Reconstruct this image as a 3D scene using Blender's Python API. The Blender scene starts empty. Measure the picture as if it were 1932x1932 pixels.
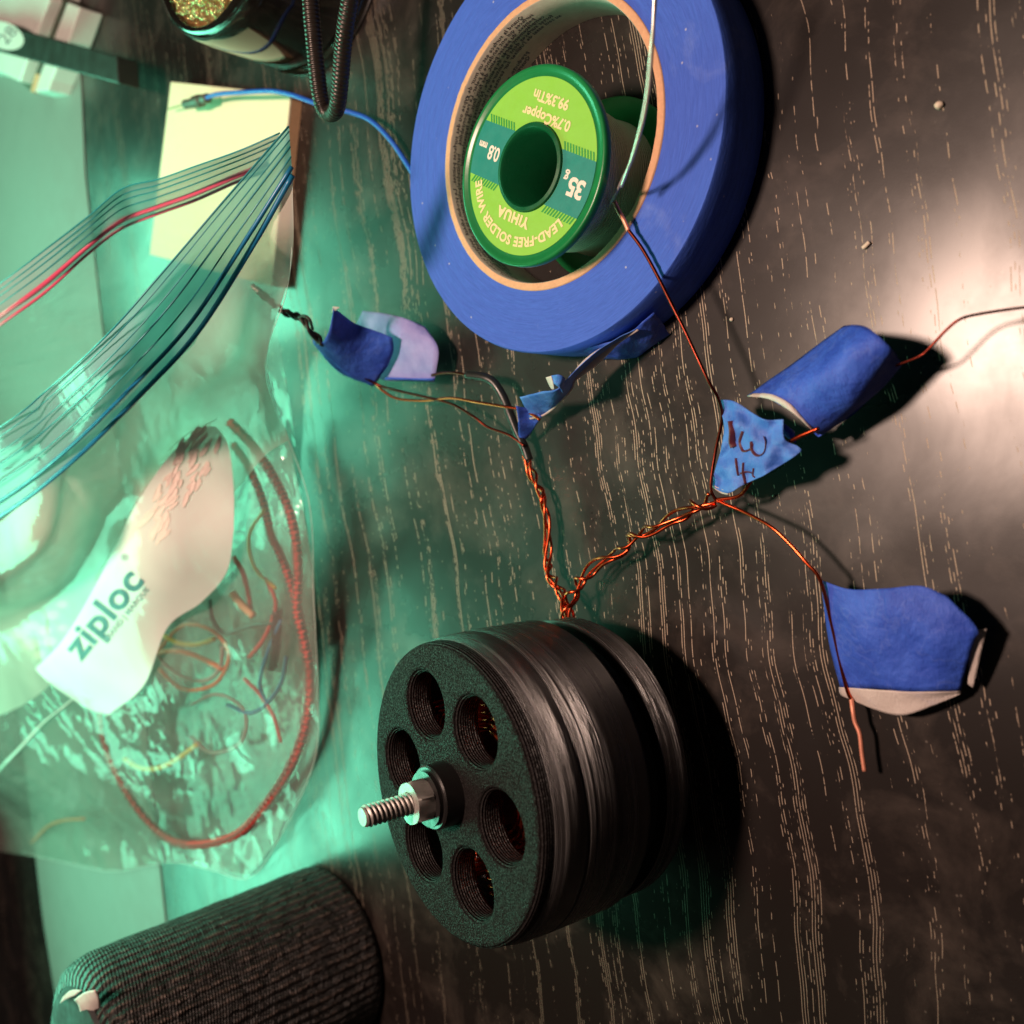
import bpy, bmesh, math, random
from mathutils import Vector, Matrix, noise
random.seed(7)
C = bpy.context.scene.collection
SC = bpy.context.scene
S = 0.001                                  # everything below is measured in millimetres
# ------------------------------------------------------------------ camera
F, PP, CAMH = 1790.0, 966.0, 218.0         # focal length and centre in photo pixels (1932 wide); camera height
NT = Vector((-.690, .060, -.7215)).normalized()      # table normal seen from the camera (x right, y down, z forward)
AY = (Vector((0, 0, 1)) - NT * NT.z).normalized()    # away from the camera along the table
AX = AY.cross(NT)
def cw(v):                                  # camera frame (mm) -> world (mm)
    return Vector((v.dot(AX), v.dot(AY), v.dot(NT) + CAMH))
def cdir(v): return Vector((v.dot(AX), v.dot(AY), v.dot(NT)))
def W(px, py, h=0.0):                       # point of the place seen at a photo pixel, h mm above the table
    d = Vector(((px - PP) / F, (py - PP) / F, 1.0))
    return cw(d * ((CAMH - h) / (-d.dot(NT))))
cd = bpy.data.cameras.new('camera'); cam = bpy.data.objects.new('camera', cd); C.objects.link(cam)
cx, cy, cz = cdir(Vector((1, 0, 0))), cdir(Vector((0, -1, 0))), cdir(Vector((0, 0, -1)))
cam.matrix_world = Matrix(((cx.x, cy.x, cz.x, 0), (cx.y, cy.y, cz.y, 0), (cx.z, cy.z, cz.z, CAMH * S), (0, 0, 0, 1)))
cd.sensor_width = 36; cd.lens = F / 1932 * 36; cd.clip_start = .005; cd.clip_end = 20
cd.dof.use_dof = True; cd.dof.focus_distance = .250; cd.dof.aperture_fstop = 12.5
SC.camera = cam
# ------------------------------------------------------------------ world and lamps
w = bpy.data.worlds.new('World'); SC.world = w; w.use_nodes = True
w.node_tree.nodes['Background'].inputs[0].default_value = (.50, .42, .38, 1)
w.node_tree.nodes['Background'].inputs[1].default_value = .022
SC.view_settings.view_transform = 'Standard'; SC.view_settings.look = 'None'
SC.view_settings.exposure = 0; SC.view_settings.gamma = 1; SC.view_settings.use_curve_mapping = False
def aim(o, tgt):
    o.rotation_euler = (Vector(tgt) - o.location).to_track_quat('-Z', 'Y').to_euler()
ld = bpy.data.lights.new('desk_lamp_light', 'POINT'); ld.energy = 13.5; ld.color = (1, .69, .55); ld.shadow_soft_size = .032
lo = bpy.data.objects.new('desk_lamp_light', ld); C.objects.link(lo); lo.location = cw(Vector((-365, -55, -84))) * S
ld = bpy.data.lights.new('monitor_light', 'AREA'); ld.shape = 'RECTANGLE'; ld.size = .60; ld.size_y = .14; ld.energy = 3.7; ld.color = (.21, 1.0, .60)
lo = bpy.data.objects.new('monitor_light', ld); C.objects.link(lo)
GR = (W(990, 1146) - W(966, 966)); GR.z = 0; GR.normalize()       # direction of the wood grain, parallel to the table's far edge
AW = Vector((-GR.y, GR.x, 0)); AW = AW if AW.dot(Vector((0, 1, 0))) > 0 else -AW
mc = W(160, 1050) + AW * 150; mc.z = 200
lo.location = mc * S; aim(lo, (mc - AW * 400 - Vector((0, 0, 60))) * S)
# ------------------------------------------------------------------ node helpers
class N:
    def __init__(s, name):
        s.m = bpy.data.materials.new(name); s.m.use_nodes = True; s.t = s.m.node_tree; s.t.nodes.clear()
        s.out = s.n('ShaderNodeOutputMaterial')
    def n(s, ty, **k):
        x = s.t.nodes.new(ty)
        for a, v in k.items(): setattr(x, a, v)
        return x
    def l(s, a, b): s.t.links.new(a, b)
    def put(s, sock, v):
        if hasattr(v, 'is_output') or isinstance(v, bpy.types.NodeSocket): s.l(v, sock)
        elif v is not None: sock.default_value = v
    def math(s, op, a, b=None, c=None, clamp=False):
        x = s.n('ShaderNodeMath', operation=op, use_clamp=clamp); s.put(x.inputs[0], a); s.put(x.inputs[1], b) if b is not None else 0
        if c is not None: s.put(x.inputs[2], c)
        return x.outputs[0]
    def obj(s, scale=(1, 1, 1), rotz=0):
        tc = s.n('ShaderNodeTexCoord'); mp = s.n('ShaderNodeMapping'); mp.inputs['Scale'].default_value = scale
        mp.inputs['Rotation'].default_value = (0, 0, rotz); s.l(tc.outputs['Object'], mp.inputs[0]); return mp.outputs[0]
    def noise(s, vec, scale, detail=3, rough=.5, dist=0):
        x = s.n('ShaderNodeTexNoise'); s.l(vec, x.inputs['Vector']); x.inputs['Scale'].default_value = scale
        x.inputs['Detail'].default_value = detail; x.inputs['Roughness'].default_value = rough; x.inputs['Distortion'].default_value = dist
        return x.outputs[0]
    def ramp(s, f, a, b, x0=0, x1=1):
        r = s.n('ShaderNodeMapRange'); s.put(r.inputs[0], f); r.inputs[1].default_value = x0; r.inputs[2].default_value = x1
        r.inputs[3].default_value = a; r.inputs[4].default_value = b; return r.outputs[0]
    def mix(s, f, a, b):
        x = s.n('ShaderNodeMix', data_type='RGBA'); s.put(x.inputs[0], f)
        for i, v in ((6, a), (7, b)):
            if isinstance(v, tuple): x.inputs[i].default_value = (*v[:3], 1)
            else: s.l(v, x.inputs[i])
        return x.outputs[2]
    def bump(s, h, strength, dist=.0002, normal=None):
        x = s.n('ShaderNodeBump'); x.inputs['Strength'].default_value = strength; x.inputs['Distance'].default_value = dist
        s.l(h, x.inputs['Height'])
        if normal is not None: s.l(normal, x.inputs['Normal'])
        return x.outputs[0]
    def pbr(s, color=None, rough=.5, metal=0, normal=None, **k):
        p = s.n('ShaderNodeBsdfPrincipled')
        if isinstance(color, tuple): p.inputs['Base Color'].default_value = (*color[:3], 1)
        elif color is not None: s.l(color, p.inputs['Base Color'])
        s.put(p.inputs['Roughness'], rough); s.put(p.inputs['Metallic'], metal)
        if normal is not None: s.l(normal, p.inputs['Normal'])
        for a, v in k.items(): s.put(p.inputs[a.replace('_', ' ')], v)
        return p.outputs[0]
    def done(s, sh): s.l(sh, s.out.inputs[0]); return s.m
def simple(name, col, rough=.5, metal=0, var=.15, nscale=400, bump=.15, bscale=1500, bd=.00015, **k):
    g = N(name); v = g.obj(); nz = g.noise(v, nscale, 4, .6)
    c = g.mix(nz, tuple(x * (1 - var) for x in col), tuple(min(1, x * (1 + var)) for x in col))
    return g.done(g.pbr(c, g.ramp(g.noise(v, nscale * .6, 3), max(.03, rough - .08), min(1, rough + .08), .3, .7), metal,
                        g.bump(g.noise(v, bscale, 3), bump, bd), **k))
MT = {}
# --- black wood-grain table
c0 = W(966, 966); TABLE_OFF = Vector((c0.x, c0.y, 0)) + AW * 100      # where the tabletop's own origin lies
def table_mat():
    g = N('black_wood_table'); ang = math.atan2(GR.y, GR.x)
    vec = g.obj((1, 1, 1)); sep0 = g.n('ShaderNodeSeparateXYZ'); g.l(vec, sep0.inputs[0])
    ca, sa = math.cos(ang), math.sin(ang)
    a0_ = None
    b = g.math('ADD', g.math('MULTIPLY', sep0.outputs[0], ca), g.math('MULTIPLY', sep0.outputs[1], sa))      # along the grain
    a = g.math('ADD', g.math('MULTIPLY', sep0.outputs[0], -sa), g.math('MULTIPLY', sep0.outputs[1], ca))     # across it
    a0_ = g.math('ADD', a, 0.0 + TABLE_OFF.dot(Vector((-GR.y, GR.x, 0))) * S)
    cb = g.n('ShaderNodeCombineXYZ'); g.l(g.math('MULTIPLY', a, .35), cb.inputs[0]); g.l(b, cb.inputs[1]); warp = g.noise(cb.outputs[0], 16, 2)
    a2 = g.math('ADD', a, g.math('MULTIPLY', warp, .012))
    cb2 = g.n('ShaderNodeCombineXYZ'); g.l(a, cb2.inputs[0]); g.l(g.math('MULTIPLY', b, .35), cb2.inputs[1]); jit = g.noise(cb2.outputs[0], 500, 1)
    a2 = g.math('ADD', a2, g.math('MULTIPLY', jit, .00007))
    col = g.math('MULTIPLY', a2, 1 / .00080); idx = g.math('FLOOR', col); fr = g.math('FRACT', col)
    line = g.ramp(g.math('ABSOLUTE', g.math('SUBTRACT', fr, .5)), 1, 0, .07, .21)
    c1 = g.n('ShaderNodeCombineXYZ'); g.l(g.math('MULTIPLY', b, 300.0), c1.inputs[0]); g.l(g.math('MULTIPLY', idx, 7.31), c1.inputs[1])
    dash = g.noise(c1.outputs[0], 1.0, 2, .6)
    c2 = g.n('ShaderNodeCombineXYZ'); g.l(g.math('MULTIPLY', a2, 300.), c2.inputs[0]); g.l(g.math('MULTIPLY', b, 3.2), c2.inputs[1])
    clus = g.noise(c2.outputs[0], 1.0, 3, .65)
    ctr = W(1235, 860).dot(Vector((-GR.y, GR.x, 0))) * S; dens = g.math('EXPONENT', g.math('MULTIPLY', g.math('POWER', g.math('ABSOLUTE', g.math('SUBTRACT', a0_, ctr)), 2.0), -1500.0))
    thr = g.math('SUBTRACT', g.ramp(clus, .82, .33, .45, .66), g.math('MULTIPLY', dens, .13))
    clb = W(1235, 760).dot(GR) * S - TABLE_OFF.dot(GR) * S; lamp_fade = g.math('EXPONENT', g.math('MULTIPLY', g.math('POWER', g.math('ABSOLUTE', g.math('SUBTRACT', b, clb)), 2.0), -75.0))  # lamp falloff painted into the pore colour, dimming along the grain
    m = g.math('MULTIPLY', g.ramp(g.math('SUBTRACT', dash, thr), 0, 1, 0, .03), line, clamp=True)
    dust = g.noise(vec, 38, 6, .62, .3); smear = g.noise(vec, 9, 3, .55, .8)
    spk = g.n('ShaderNodeTexVoronoi'); g.l(vec, spk.inputs['Vector']); spk.inputs['Scale'].default_value = 210
    spkm = g.ramp(spk.outputs['Distance'], 1, 0, .02, .09)
    fine = g.noise(vec, 2600, 3, .7)
    base = g.mix(g.ramp(dust, 0, 1, .5, .8), (.011, .008, .007), (.065, .050, .042))
    base = g.mix(g.math('MULTIPLY', spkm, g.ramp(dust, 0, .5, .5, .62)), base, (.3, .26, .22))
    base = g.mix(g.math('MULTIPLY', m, g.math('MULTIPLY', g.ramp(fine, .65, 1, .35, .6), g.ramp(lamp_fade, .22, 1))), base, (.62, .49, .37))
    rough = g.math('ADD', g.ramp(smear, .38, .50, .35, .65), g.math('MULTIPLY', m, .35))
    hgt = g.math('ADD', g.math('MULTIPLY', m, -1.0), g.math('MULTIPLY', fine, .35))
    return g.done(g.pbr(base, rough, 0, g.bump(hgt, .45, .00012), Specular_IOR_Level=.20, Coat_Weight=g.math('MULTIPLY', g.ramp(m, 1, .15), g.ramp(g.noise(vec, 24, 5, .6, .5), .55, 1.0, .38, .6)), Coat_Roughness=g.ramp(g.math('ADD', smear, g.math('MULTIPLY', dust, .3)), .17, .34, .45, .8), Coat_IOR=1.55))
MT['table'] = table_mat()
def tape_side():
    g = N('blue_tape_wound_edge'); v = g.obj(); ln = g.n('ShaderNodeVectorMath', operation='LENGTH')
    sp = g.n('ShaderNodeSeparateXYZ'); g.l(v, sp.inputs[0]); cb = g.n('ShaderNodeCombineXYZ'); g.l(sp.outputs[0], cb.inputs[0]); g.l(sp.outputs[1], cb.inputs[1]); g.l(cb.outputs[0], ln.inputs[0])
    r = ln.outputs['Value']; an = g.math('ARCTAN2', sp.outputs[1], sp.outputs[0])
    c = g.n('ShaderNodeCombineXYZ'); g.l(g.math('MULTIPLY', r, 3200), c.inputs[0]); g.l(g.math('MULTIPLY', an, 9), c.inputs[1]); g.l(g.math('MULTIPLY', sp.outputs[2], 900), c.inputs[2])
    rings = g.noise(c.outputs[0], 1.0, 3, .7); fz = g.noise(v, 700, 4, .7)
    scuff = g.ramp(g.noise(v, 55, 5, .6, .6), 0, .5, .60, .78)
    colr = g.mix(rings, (.022, .075, .44), (.07, .18, .80)); colr = g.mix(g.math('MULTIPLY', scuff, fz), colr, (.30, .42, .85))
    vor = g.n('ShaderNodeTexVoronoi'); g.l(v, vor.inputs['Vector']); vor.inputs['Scale'].default_value = 170
    colr = g.mix(g.ramp(vor.outputs['Distance'], .8, 0, .02, .07), colr, (.5, .52, .62))
    return g.done(g.pbr(colr, .75, 0, g.bump(g.math('ADD', rings, fz), .6, .0002)))
MT['tape_side'] = tape_side()
def tape_sheet(name, a, b, wr=.85):
    g = N(name); v = g.obj(); cr = g.noise(g.obj((1, 3.2, 1)), 900, 3, .7); wn = g.noise(v, 55, 4, .6, .25)
    rid = g.ramp(g.math('ABSOLUTE', g.math('SUBTRACT', wn, .5)), 1, 0, 0, .014)
    c = g.mix(g.ramp(g.noise(v, 180, 4), 0, 1, .35, .65), a, b); c = g.mix(g.math('MULTIPLY', rid, .11), c, (.30, .40, .80))
    nb = g.bump(wn, wr, .0025); nb = g.bump(cr, .8, .0003, nb)
    return g.done(g.pbr(c, .55, 0, nb))
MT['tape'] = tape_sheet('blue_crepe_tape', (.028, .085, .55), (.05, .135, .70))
MT['tape_light'] = tape_sheet('pale_tape_underside', (.27, .29, .66), (.38, .39, .78), .3)
MT['paper_white'] = tape_sheet('torn_white_paper', (.62, .54, .50), (.72, .64, .60), .2)
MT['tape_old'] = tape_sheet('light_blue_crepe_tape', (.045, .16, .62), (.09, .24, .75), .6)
MT['kraft_core'] = simple('cardboard_core_edge', (.72, .42, .24), .85, 0, .2, 900, .5, 1800)
MT['core_in'] = simple('brown_core_paper', (.60, .54, .46), .8, 0, .18, 260, .4, 900)
MT['ink'] = simple('dark_blue_print', (.018, .028, .055), .6)
MT['pen'] = simple('brown_marker_ink', (.10, .018, .03), .5)
def green_plastic():
    g = N('green_spool_plastic'); v = g.obj()
    return g.done(g.pbr(g.mix(g.noise(v, 300), (.01, .22, .06), (.02, .30, .09)), .28, 0, g.bump(g.noise(v, 900, 2), .08, .0001), Transmission_Weight=.25, IOR=1.45))
MT['green'] = green_plastic()
MT['green_dark'] = simple('dark_green_hub', (.005, .10, .035), .3)
MT['lime'] = simple('lime_label_paper', (.25, .60, .06), .5, 0, .05, 500, .1)
MT['tealband'] = simple('teal_label_band', (.012, .24, .20), .5, 0, .12, 500, .1)
MT['stripe'] = simple('green_label_hatching', (.02, .30, .05), .5, 0, .1)
MT['print_cream'] = simple('cream_print', (.80, .72, .38), .5, 0, .05)
MT['print_white'] = simple('white_print', (.85, .76, .66), .5, 0, .05)
def solder_wound():
    g = N('wound_solder'); v = g.obj(); sp = g.n('ShaderNodeSeparateXYZ'); g.l(v, sp.inputs[0])
    wv = g.math('SINE', g.math('ADD', g.math('MULTIPLY', sp.outputs[2], 2 * math.pi / .0009), g.math('MULTIPLY', g.noise(v, 90, 2), 5)))
    return g.done(g.pbr((.80, .71, .60), .45, .15, g.bump(wv, .8, .0003)))
MT['solder_wound'] = solder_wound()
MT['solder'] = simple('solder_wire_metal', (.70, .64, .58), .32, .6, .1)
def fdm(name, face=False):
    g = N(name); v = g.obj(); sp = g.n('ShaderNodeSeparateXYZ'); g.l(v, sp.inputs[0])
    z = sp.outputs[2]
    c = g.n('ShaderNodeCombineXYZ'); g.l(g.math('MULTIPLY', z, 420), c.inputs[0]); rr = g.noise(c.outputs[0], 1, 2, .6)
    if face:
        ln = g.n('ShaderNodeVectorMath', operation='LENGTH'); cb = g.n('ShaderNodeCombineXYZ'); g.l(sp.outputs[0], cb.inputs[0]); g.l(sp.outputs[1], cb.inputs[1]); g.l(cb.outputs[0], ln.inputs[0])
        cc = g.n('ShaderNodeCombineXYZ'); g.l(g.math('MULTIPLY', ln.outputs['Value'], 2300), cc.inputs[0])
        g.l(g.math('MULTIPLY', g.math('ARCTAN2', sp.outputs[1], sp.outputs[0]), 22), cc.inputs[1])
        gr = g.noise(cc.outputs[0], 1, 3, .75, .6); h = g.math('ADD', gr, g.noise(v, 2300, 2, .7))
        lay = g.math('SINE', g.math('MULTIPLY', z, 2 * math.pi / .0007))
        sn = g.n('ShaderNodeSeparateXYZ'); g.l(g.n('ShaderNodeTexCoord').outputs['Normal'], sn.inputs[0]); wl = g.ramp(g.math('ABSOLUTE', sn.outputs[2]), 1, 0, .5, .95)
        h = g.math('ADD', g.math('MULTIPLY', h, g.ramp(wl, 1, .22)), g.math('MULTIPLY', g.math('MULTIPLY', lay, wl), .45)); nb = g.bump(h, 1.0, .0007)
        rg = g.ramp(gr, .34, .62, .3, .7); grit = g.ramp(g.noise(v, 2100, 2, .8), .01, .40, .46, .66)
    else:
        lay = g.math('SINE', g.math('MULTIPLY', z, 2 * math.pi / .00042))
        mr = g.n('ShaderNodeCombineXYZ'); g.l(g.math('MULTIPLY', z, 1700), mr.inputs[0]); g.l(g.math('MULTIPLY', g.math('ARCTAN2', sp.outputs[1], sp.outputs[0]), .9), mr.inputs[1])
        h = g.math('ADD', lay, g.math('MULTIPLY', g.noise(mr.outputs[0], 1, 3, .7), 1.3))
        nb = g.bump(h, 1.0, .00011); rg = g.ramp(rr, .16, .34, .35, .65); grit = g.ramp(rr, .35, 1.5, .35, .65)
    return g.done(g.pbr(g.mix(g.noise(v, 1200, 2), (.010, .009, .009), (.022, .019, .019)), rg, 0, nb, Specular_IOR_Level=grit, **({} if face else dict(Anisotropic=.85, Tangent=g.n('ShaderNodeTangent', direction_type='RADIAL', axis='Z').outputs[0]))))
MT['pla'] = fdm('black_printed_plastic_side'); MT['pla_face'] = fdm('black_printed_plastic_face', True)
MT['black'] = simple('black_plastic', (.012, .011, .011), .32, 0, .2)
MT['black_matt'] = simple('black_matt_rubber', (.010, .010, .011), .7, 0, .2)
MT['steel'] = simple('zinc_steel', (.50, .47, .44), .50, .75, .12, 900, .2, 2200, .00008)
def copper(name, col, rough):
    g = N(name); v = g.obj()
    return g.done(g.pbr(g.mix(g.noise(v, 200, 3), tuple(c * .55 for c in col), col), rough, 1, g.bump(g.noise(v, 1500, 2), .1, .0001)))
MT['copper'] = copper('enamelled_copper', (.92, .13, .045), .27)
MT['copper_dark'] = copper('dark_enamelled_copper', (.20, .035, .022), .34)
MT['copper_bare'] = simple('bare_copper_tip', (.80, .33, .22), .5, .5, .2)
MT['burnt'] = simple('burnt_enamel', (.030, .020, .016), .5, .2, .4, 1500, .6, 2500, .0003)
MT['tin'] = simple('tinned_tip', (.55, .47, .42), .4, .8, .3, 1500, .7, 2500, .0003)
MT['sleeve'] = simple('black_heat_shrink', (.016, .020, .018), .33, 0, .2)
MT['cream'] = simple('cream_card', (.86, .82, .56), .65, 0, .03, 300, .08)
MT['kraft'] = simple('kraft_board_edge', (.66, .40, .22), .8, 0, .15, 700, .3)
MT['pale_reflection'] = simple('pale_reflection', (.20, .215, .20), .6, 0, .04, 120, .05)
MT['white_plastic'] = simple('white_plastic', (.70, .72, .68), .35, 0, .05, 120, .05)
MT['dark_bar'] = simple('dark_painted_bar', (.022, .030, .026), .42, 0, .2, 200, .15)
MT['blue_wire'] = simple('blue_wire_insulation', (.02, .13, .62), .4, 0, .1)
MT['conn'] = simple('grey_green_connector', (.07, .085, .06), .5, 0, .2)
MT['pin'] = simple('brass_pin', (.35, .30, .12), .4, .8)
MT['gloss'] = simple('gloss_black_metal', (.008, .007, .006), .09, 0, .1, 300, .02, 300, .0001, Coat_Weight=.5)
MT['goose'] = simple('black_flexible_metal', (.030, .024, .020), .34, .4, .2)
def brass_wool():
    g = N('brass_wool'); v = g.obj(); nz = g.noise(v, 520, 4, .7, 2.0)
    vo = g.n('ShaderNodeTexVoronoi'); g.l(v, vo.inputs['Vector']); vo.inputs['Scale'].default_value = 620
    return g.done(g.pbr(g.mix(g.ramp(nz, 0, 1, .35, .6), (.10, .038, .012), (.75, .42, .16)), .30, .55, g.bump(g.math('ADD', nz, vo.outputs['Distance']), 1, .0015)))
MT['wool'] = brass_wool(); MT['wool_bright'] = simple('bright_brass_curls', (1.0, .70, .34), .18, .9, .3, 1500, .3)
def ribbed():
    g = N('ribbed_black_mesh'); v = g.obj(); sp = g.n('ShaderNodeSeparateXYZ'); g.l(v, sp.inputs[0])
    an = g.math('ARCTAN2', sp.outputs[1], sp.outputs[0]); wob = g.noise(v, 60, 3)
    rib = g.math('SINE', g.math('ADD', g.math('MULTIPLY', an, 62), g.math('MULTIPLY', wob, 3)))
    tw = g.math('SINE', g.math('ADD', g.math('MULTIPLY', sp.outputs[2], 2 * math.pi / .0011), g.math('MULTIPLY', an, 46)))
    cr = g.noise(v, 100, 4, .6, 1.5)
    tip = g.math('MULTIPLY', g.ramp(rib, 0, 1, -.1, .8), g.ramp(tw, .35, 1, -.6, .6))
    c = g.mix(g.math('MULTIPLY', g.math('MULTIPLY', tip, g.ramp(cr, .0, 1, .40, .58)), g.ramp(g.noise(v, 480, 2, .7), 0, 1.3, .38, .6)), (.008, .007, .007), (.13, .092, .075))
    h = g.math('ADD', rib, g.math('MULTIPLY', tw, .35))
    return g.done(g.pbr(c, .55, 0, g.bump(cr, .8, .004, g.bump(h, .9, .0006))))
MT['ribbed'] = ribbed()
def cordm():
    g = N('red_black_braid'); v = g.n('ShaderNodeUVMap').outputs[0]; sp = g.n('ShaderNodeSeparateXYZ'); g.l(v, sp.inputs[0])
    u, t = sp.outputs[0], sp.outputs[1]
    a = g.math('SINE', g.math('ADD', g.math('MULTIPLY', u, 2 * math.pi / .0040), g.math('MULTIPLY', t, 2 * math.pi * 2)))
    b = g.math('SINE', g.math('SUBTRACT', g.math('MULTIPLY', u, 2 * math.pi / .0040), g.math('MULTIPLY', t, 2 * math.pi * 2)))
    m = g.ramp(g.math('MULTIPLY', a, b), 0, 1, -.25, .15)
    return g.done(g.pbr(g.mix(m, (.03, .012, .012), (.85, .03, .03)), .5, 0, g.bump(g.math('ADD', a, b), .7, .0006)))
MT['cord'] = cordm()
def film(name, milk, tint=(.95, .98, .96), milkcol=(.72, .78, .72), wr=.5, gl=.55, crump=0, tl_=.5, gr=.10):
    g = N(name); v = g.obj(); w1 = g.noise(v, 26, 3, .5, .8); w2 = g.noise(v, 9, 2, .5, .8); h = w1
    if crump:
        dv = g.n('ShaderNodeVectorMath', operation='ADD'); nz = g.n('ShaderNodeTexNoise'); g.l(v, nz.inputs['Vector']); nz.inputs['Scale'].default_value = 22
        sc = g.n('ShaderNodeVectorMath', operation='SCALE'); g.l(nz.outputs['Color'], sc.inputs[0]); sc.inputs['Scale'].default_value = .03; g.l(v, dv.inputs[0]); g.l(sc.outputs[0], dv.inputs[1])
        for scl, am in ((38, 1.0), (95, .35)):
            vo = g.n('ShaderNodeTexVoronoi'); g.l(dv.outputs[0], vo.inputs['Vector']); vo.inputs['Scale'].default_value = scl
            h = g.math('ADD', h, g.math('MULTIPLY', vo.outputs['Distance'], am * crump))
    nb = g.bump(h, wr, .006)
    tr = g.n('ShaderNodeBsdfTransparent'); tr.inputs[0].default_value = (*tint, 1)
    df = g.n('ShaderNodeBsdfDiffuse'); df.inputs[0].default_value = (*milkcol, 1); g.l(nb, df.inputs['Normal'])
    tl = g.n('ShaderNodeBsdfTranslucent'); tl.inputs[0].default_value = (*milkcol, 1)
    mk = g.n('ShaderNodeMixShader'); mk.inputs[0].default_value = tl_; g.l(df.outputs[0], mk.inputs[1]); g.l(tl.outputs[0], mk.inputs[2])
    m1 = g.n('ShaderNodeMixShader'); g.put(m1.inputs[0], g.ramp(w2, milk * .7, min(1, milk * 1.3), .35, .65)); g.l(tr.outputs[0], m1.inputs[1]); g.l(mk.outputs[0], m1.inputs[2])
    gs = g.n('ShaderNodeBsdfGlossy'); gs.inputs['Roughness'].default_value = gr; gs.inputs[0].default_value = (1, 1, 1, 1); g.l(nb, gs.inputs['Normal'])
    fr = g.n('ShaderNodeFresnel'); fr.inputs[0].default_value = 1.5; g.l(nb, fr.inputs['Normal'])
    m2 = g.n('ShaderNodeMixShader'); g.put(m2.inputs[0], g.math('MULTIPLY', fr.outputs[0], gl, clamp=True)); g.l(m1.outputs[0], m2.inputs[1]); g.l(gs.outputs[0], m2.inputs[2])
    return g.done(m2.outputs[0])
MT['film'] = film('clear_bag_film', .62, milkcol=(.84, .82, .72), wr=.15, gl=.35); MT['film_clear'] = film('crinkled_bag_film', .22, milkcol=(.9, .88, .8), wr=.42, gl=.36, crump=.8, gr=.09)
MT['film_back'] = film('clear_bag_film_back', .10, milkcol=(.85, .85, .78), wr=.3, crump=.5)
MT['film_strip'] = film('zipper_strip_film', .76, (.82, .96, .96), (.36, .68, .68), .1, .4)
MT['film_strip_pink'] = film('back_zipper_strip_film', .58, (.92, .96, .95), (.55, .62, .64), .1, .5)
MT['film_label'] = film('white_bag_label', .93, (.95, .95, .93), (.93, .91, .86), .12, .35, 0, .2)
MT['zip_blue'] = simple('blue_zip_track', (.01, .16, .32), .35); MT['zip_fine'] = simple('teal_zip_ridge', (.02, .24, .27), .35)
MT['zip_red'] = simple('pink_zip_track', (.62, .06, .14), .4)
MT['bag_text'] = simple('blue_grey_bag_print', (.05, .13, .16), .6); MT['bag_text_light'] = simple('pale_grey_bag_print', (.20, .28, .28), .6)
MT['bag_pink'] = simple('pink_bag_print', (.93, .74, .66), .6)
MT['yellow'] = simple('yellow_wire', (.75, .45, .06), .4); MT['orange'] = simple('orange_wire', (.75, .20, .08), .4); MT['red'] = simple('red_wire', (.6, .05, .05), .4)
MT['grey_wire'] = simple('grey_wire', (.35, .30, .27), .4)
MT['crumb'] = simple('pale_crumb', (.78, .66, .52), .7)
# ------------------------------------------------------------------ mesh helpers (input in mm)
def tag(o, label, cat, group=None, kind=None):
    if label: o['label'] = label
    if cat: o['category'] = cat
    if group: o['group'] = group
    if kind: o['kind'] = kind
    return o
def thing(name, label, cat, loc, axes=None, group=None):
    o = bpy.data.objects.new(name, None); C.objects.link(o); o.empty_display_size = .01
    m = Matrix.Translation(Vector(loc) * S)
    if axes:
        x, y, z = axes; m = m @ Matrix(((x.x, y.x, z.x, 0), (x.y, y.y, z.y, 0), (x.z, y.z, z.z, 0), (0, 0, 0, 1)))
    o.matrix_world = m; o['_'] = 0; del o['_']
    MW[o.name] = m
    return tag(o, label, cat, group)
MW = {}
def mesh(name, V, Fc, mat, parent=None, world=True, smooth=True, uv=None, thick=0, sub=0, autosm=None, mats=None, fm=None):
    """parent given + world: the mm world coordinates are brought into the parent's frame"""
    V = [Vector(v) * S for v in V]
    o = bpy.data.objects.new(name, bpy.data.meshes.new(name)); C.objects.link(o)
    if parent:
        o.parent = parent
        if world:
            base = MW.get(parent.name, Matrix()); p = parent.parent
            inv = base.inverted(); V = [inv @ v for v in V]
        MW[o.name] = MW.get(parent.name, Matrix())
    else:
        lo_ = Vector((sum(v.x for v in V) / len(V), sum(v.y for v in V) / len(V), min(v.z for v in V)))
        V = [v - lo_ for v in V]; o.location = lo_; MW[o.name] = Matrix.Translation(lo_)
    me = o.data; me.from_pydata([tuple(v) for v in V], [], Fc); me.update()
    for m in (mats or [mat]): me.materials.append(m)
    if fm:
        for p, k in zip(me.polygons, fm): p.material_index = k
    if uv:
        ul = me.uv_layers.new(name='UVMap')
        for lp in me.loops: ul.data[lp.index].uv = uv[lp.vertex_index]
    if smooth:
        for p in me.polygons: p.use_smooth = True
        if autosm: me.set_sharp_from_angle(angle=math.radians(autosm))
    if thick: md = o.modifiers.new('s', 'SOLIDIFY'); md.thickness = thick * S; md.offset = 0
    if sub: md = o.modifiers.new('u', 'SUBSURF'); md.levels = sub; md.render_levels = sub
    return o
def cr(P, n):
    """Catmull-Rom through P, n steps per segment"""
    P = [Vector(p) for p in P]
    Q = [P[0] * 2 - P[1]] + P + [P[-1] * 2 - P[-2]]; out = []
    for i in range(1, len(Q) - 2):
        for k in range(n):
            t = k / n; a, b, c, d = Q[i - 1:i + 3]
            out.append(.5 * ((2 * b) + (c - a) * t + (2 * a - 5 * b + 4 * c - d) * t * t + (3 * b - a - 3 * c + d) * t ** 3))
    out.append(P[-1]); return out
def frames(P):
    T = [(P[min(i + 1, len(P) - 1)] - P[max(i - 1, 0)]).normalized() for i in range(len(P))]
    u = T[0].orthogonal().normalized(); out = []
    for t in T:
        u = (u - t * u.dot(t)); u = u.normalized() if u.length > 1e-6 else t.orthogonal().normalized()
        out.append((t, u, t.cross(u)))
    return out
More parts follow.
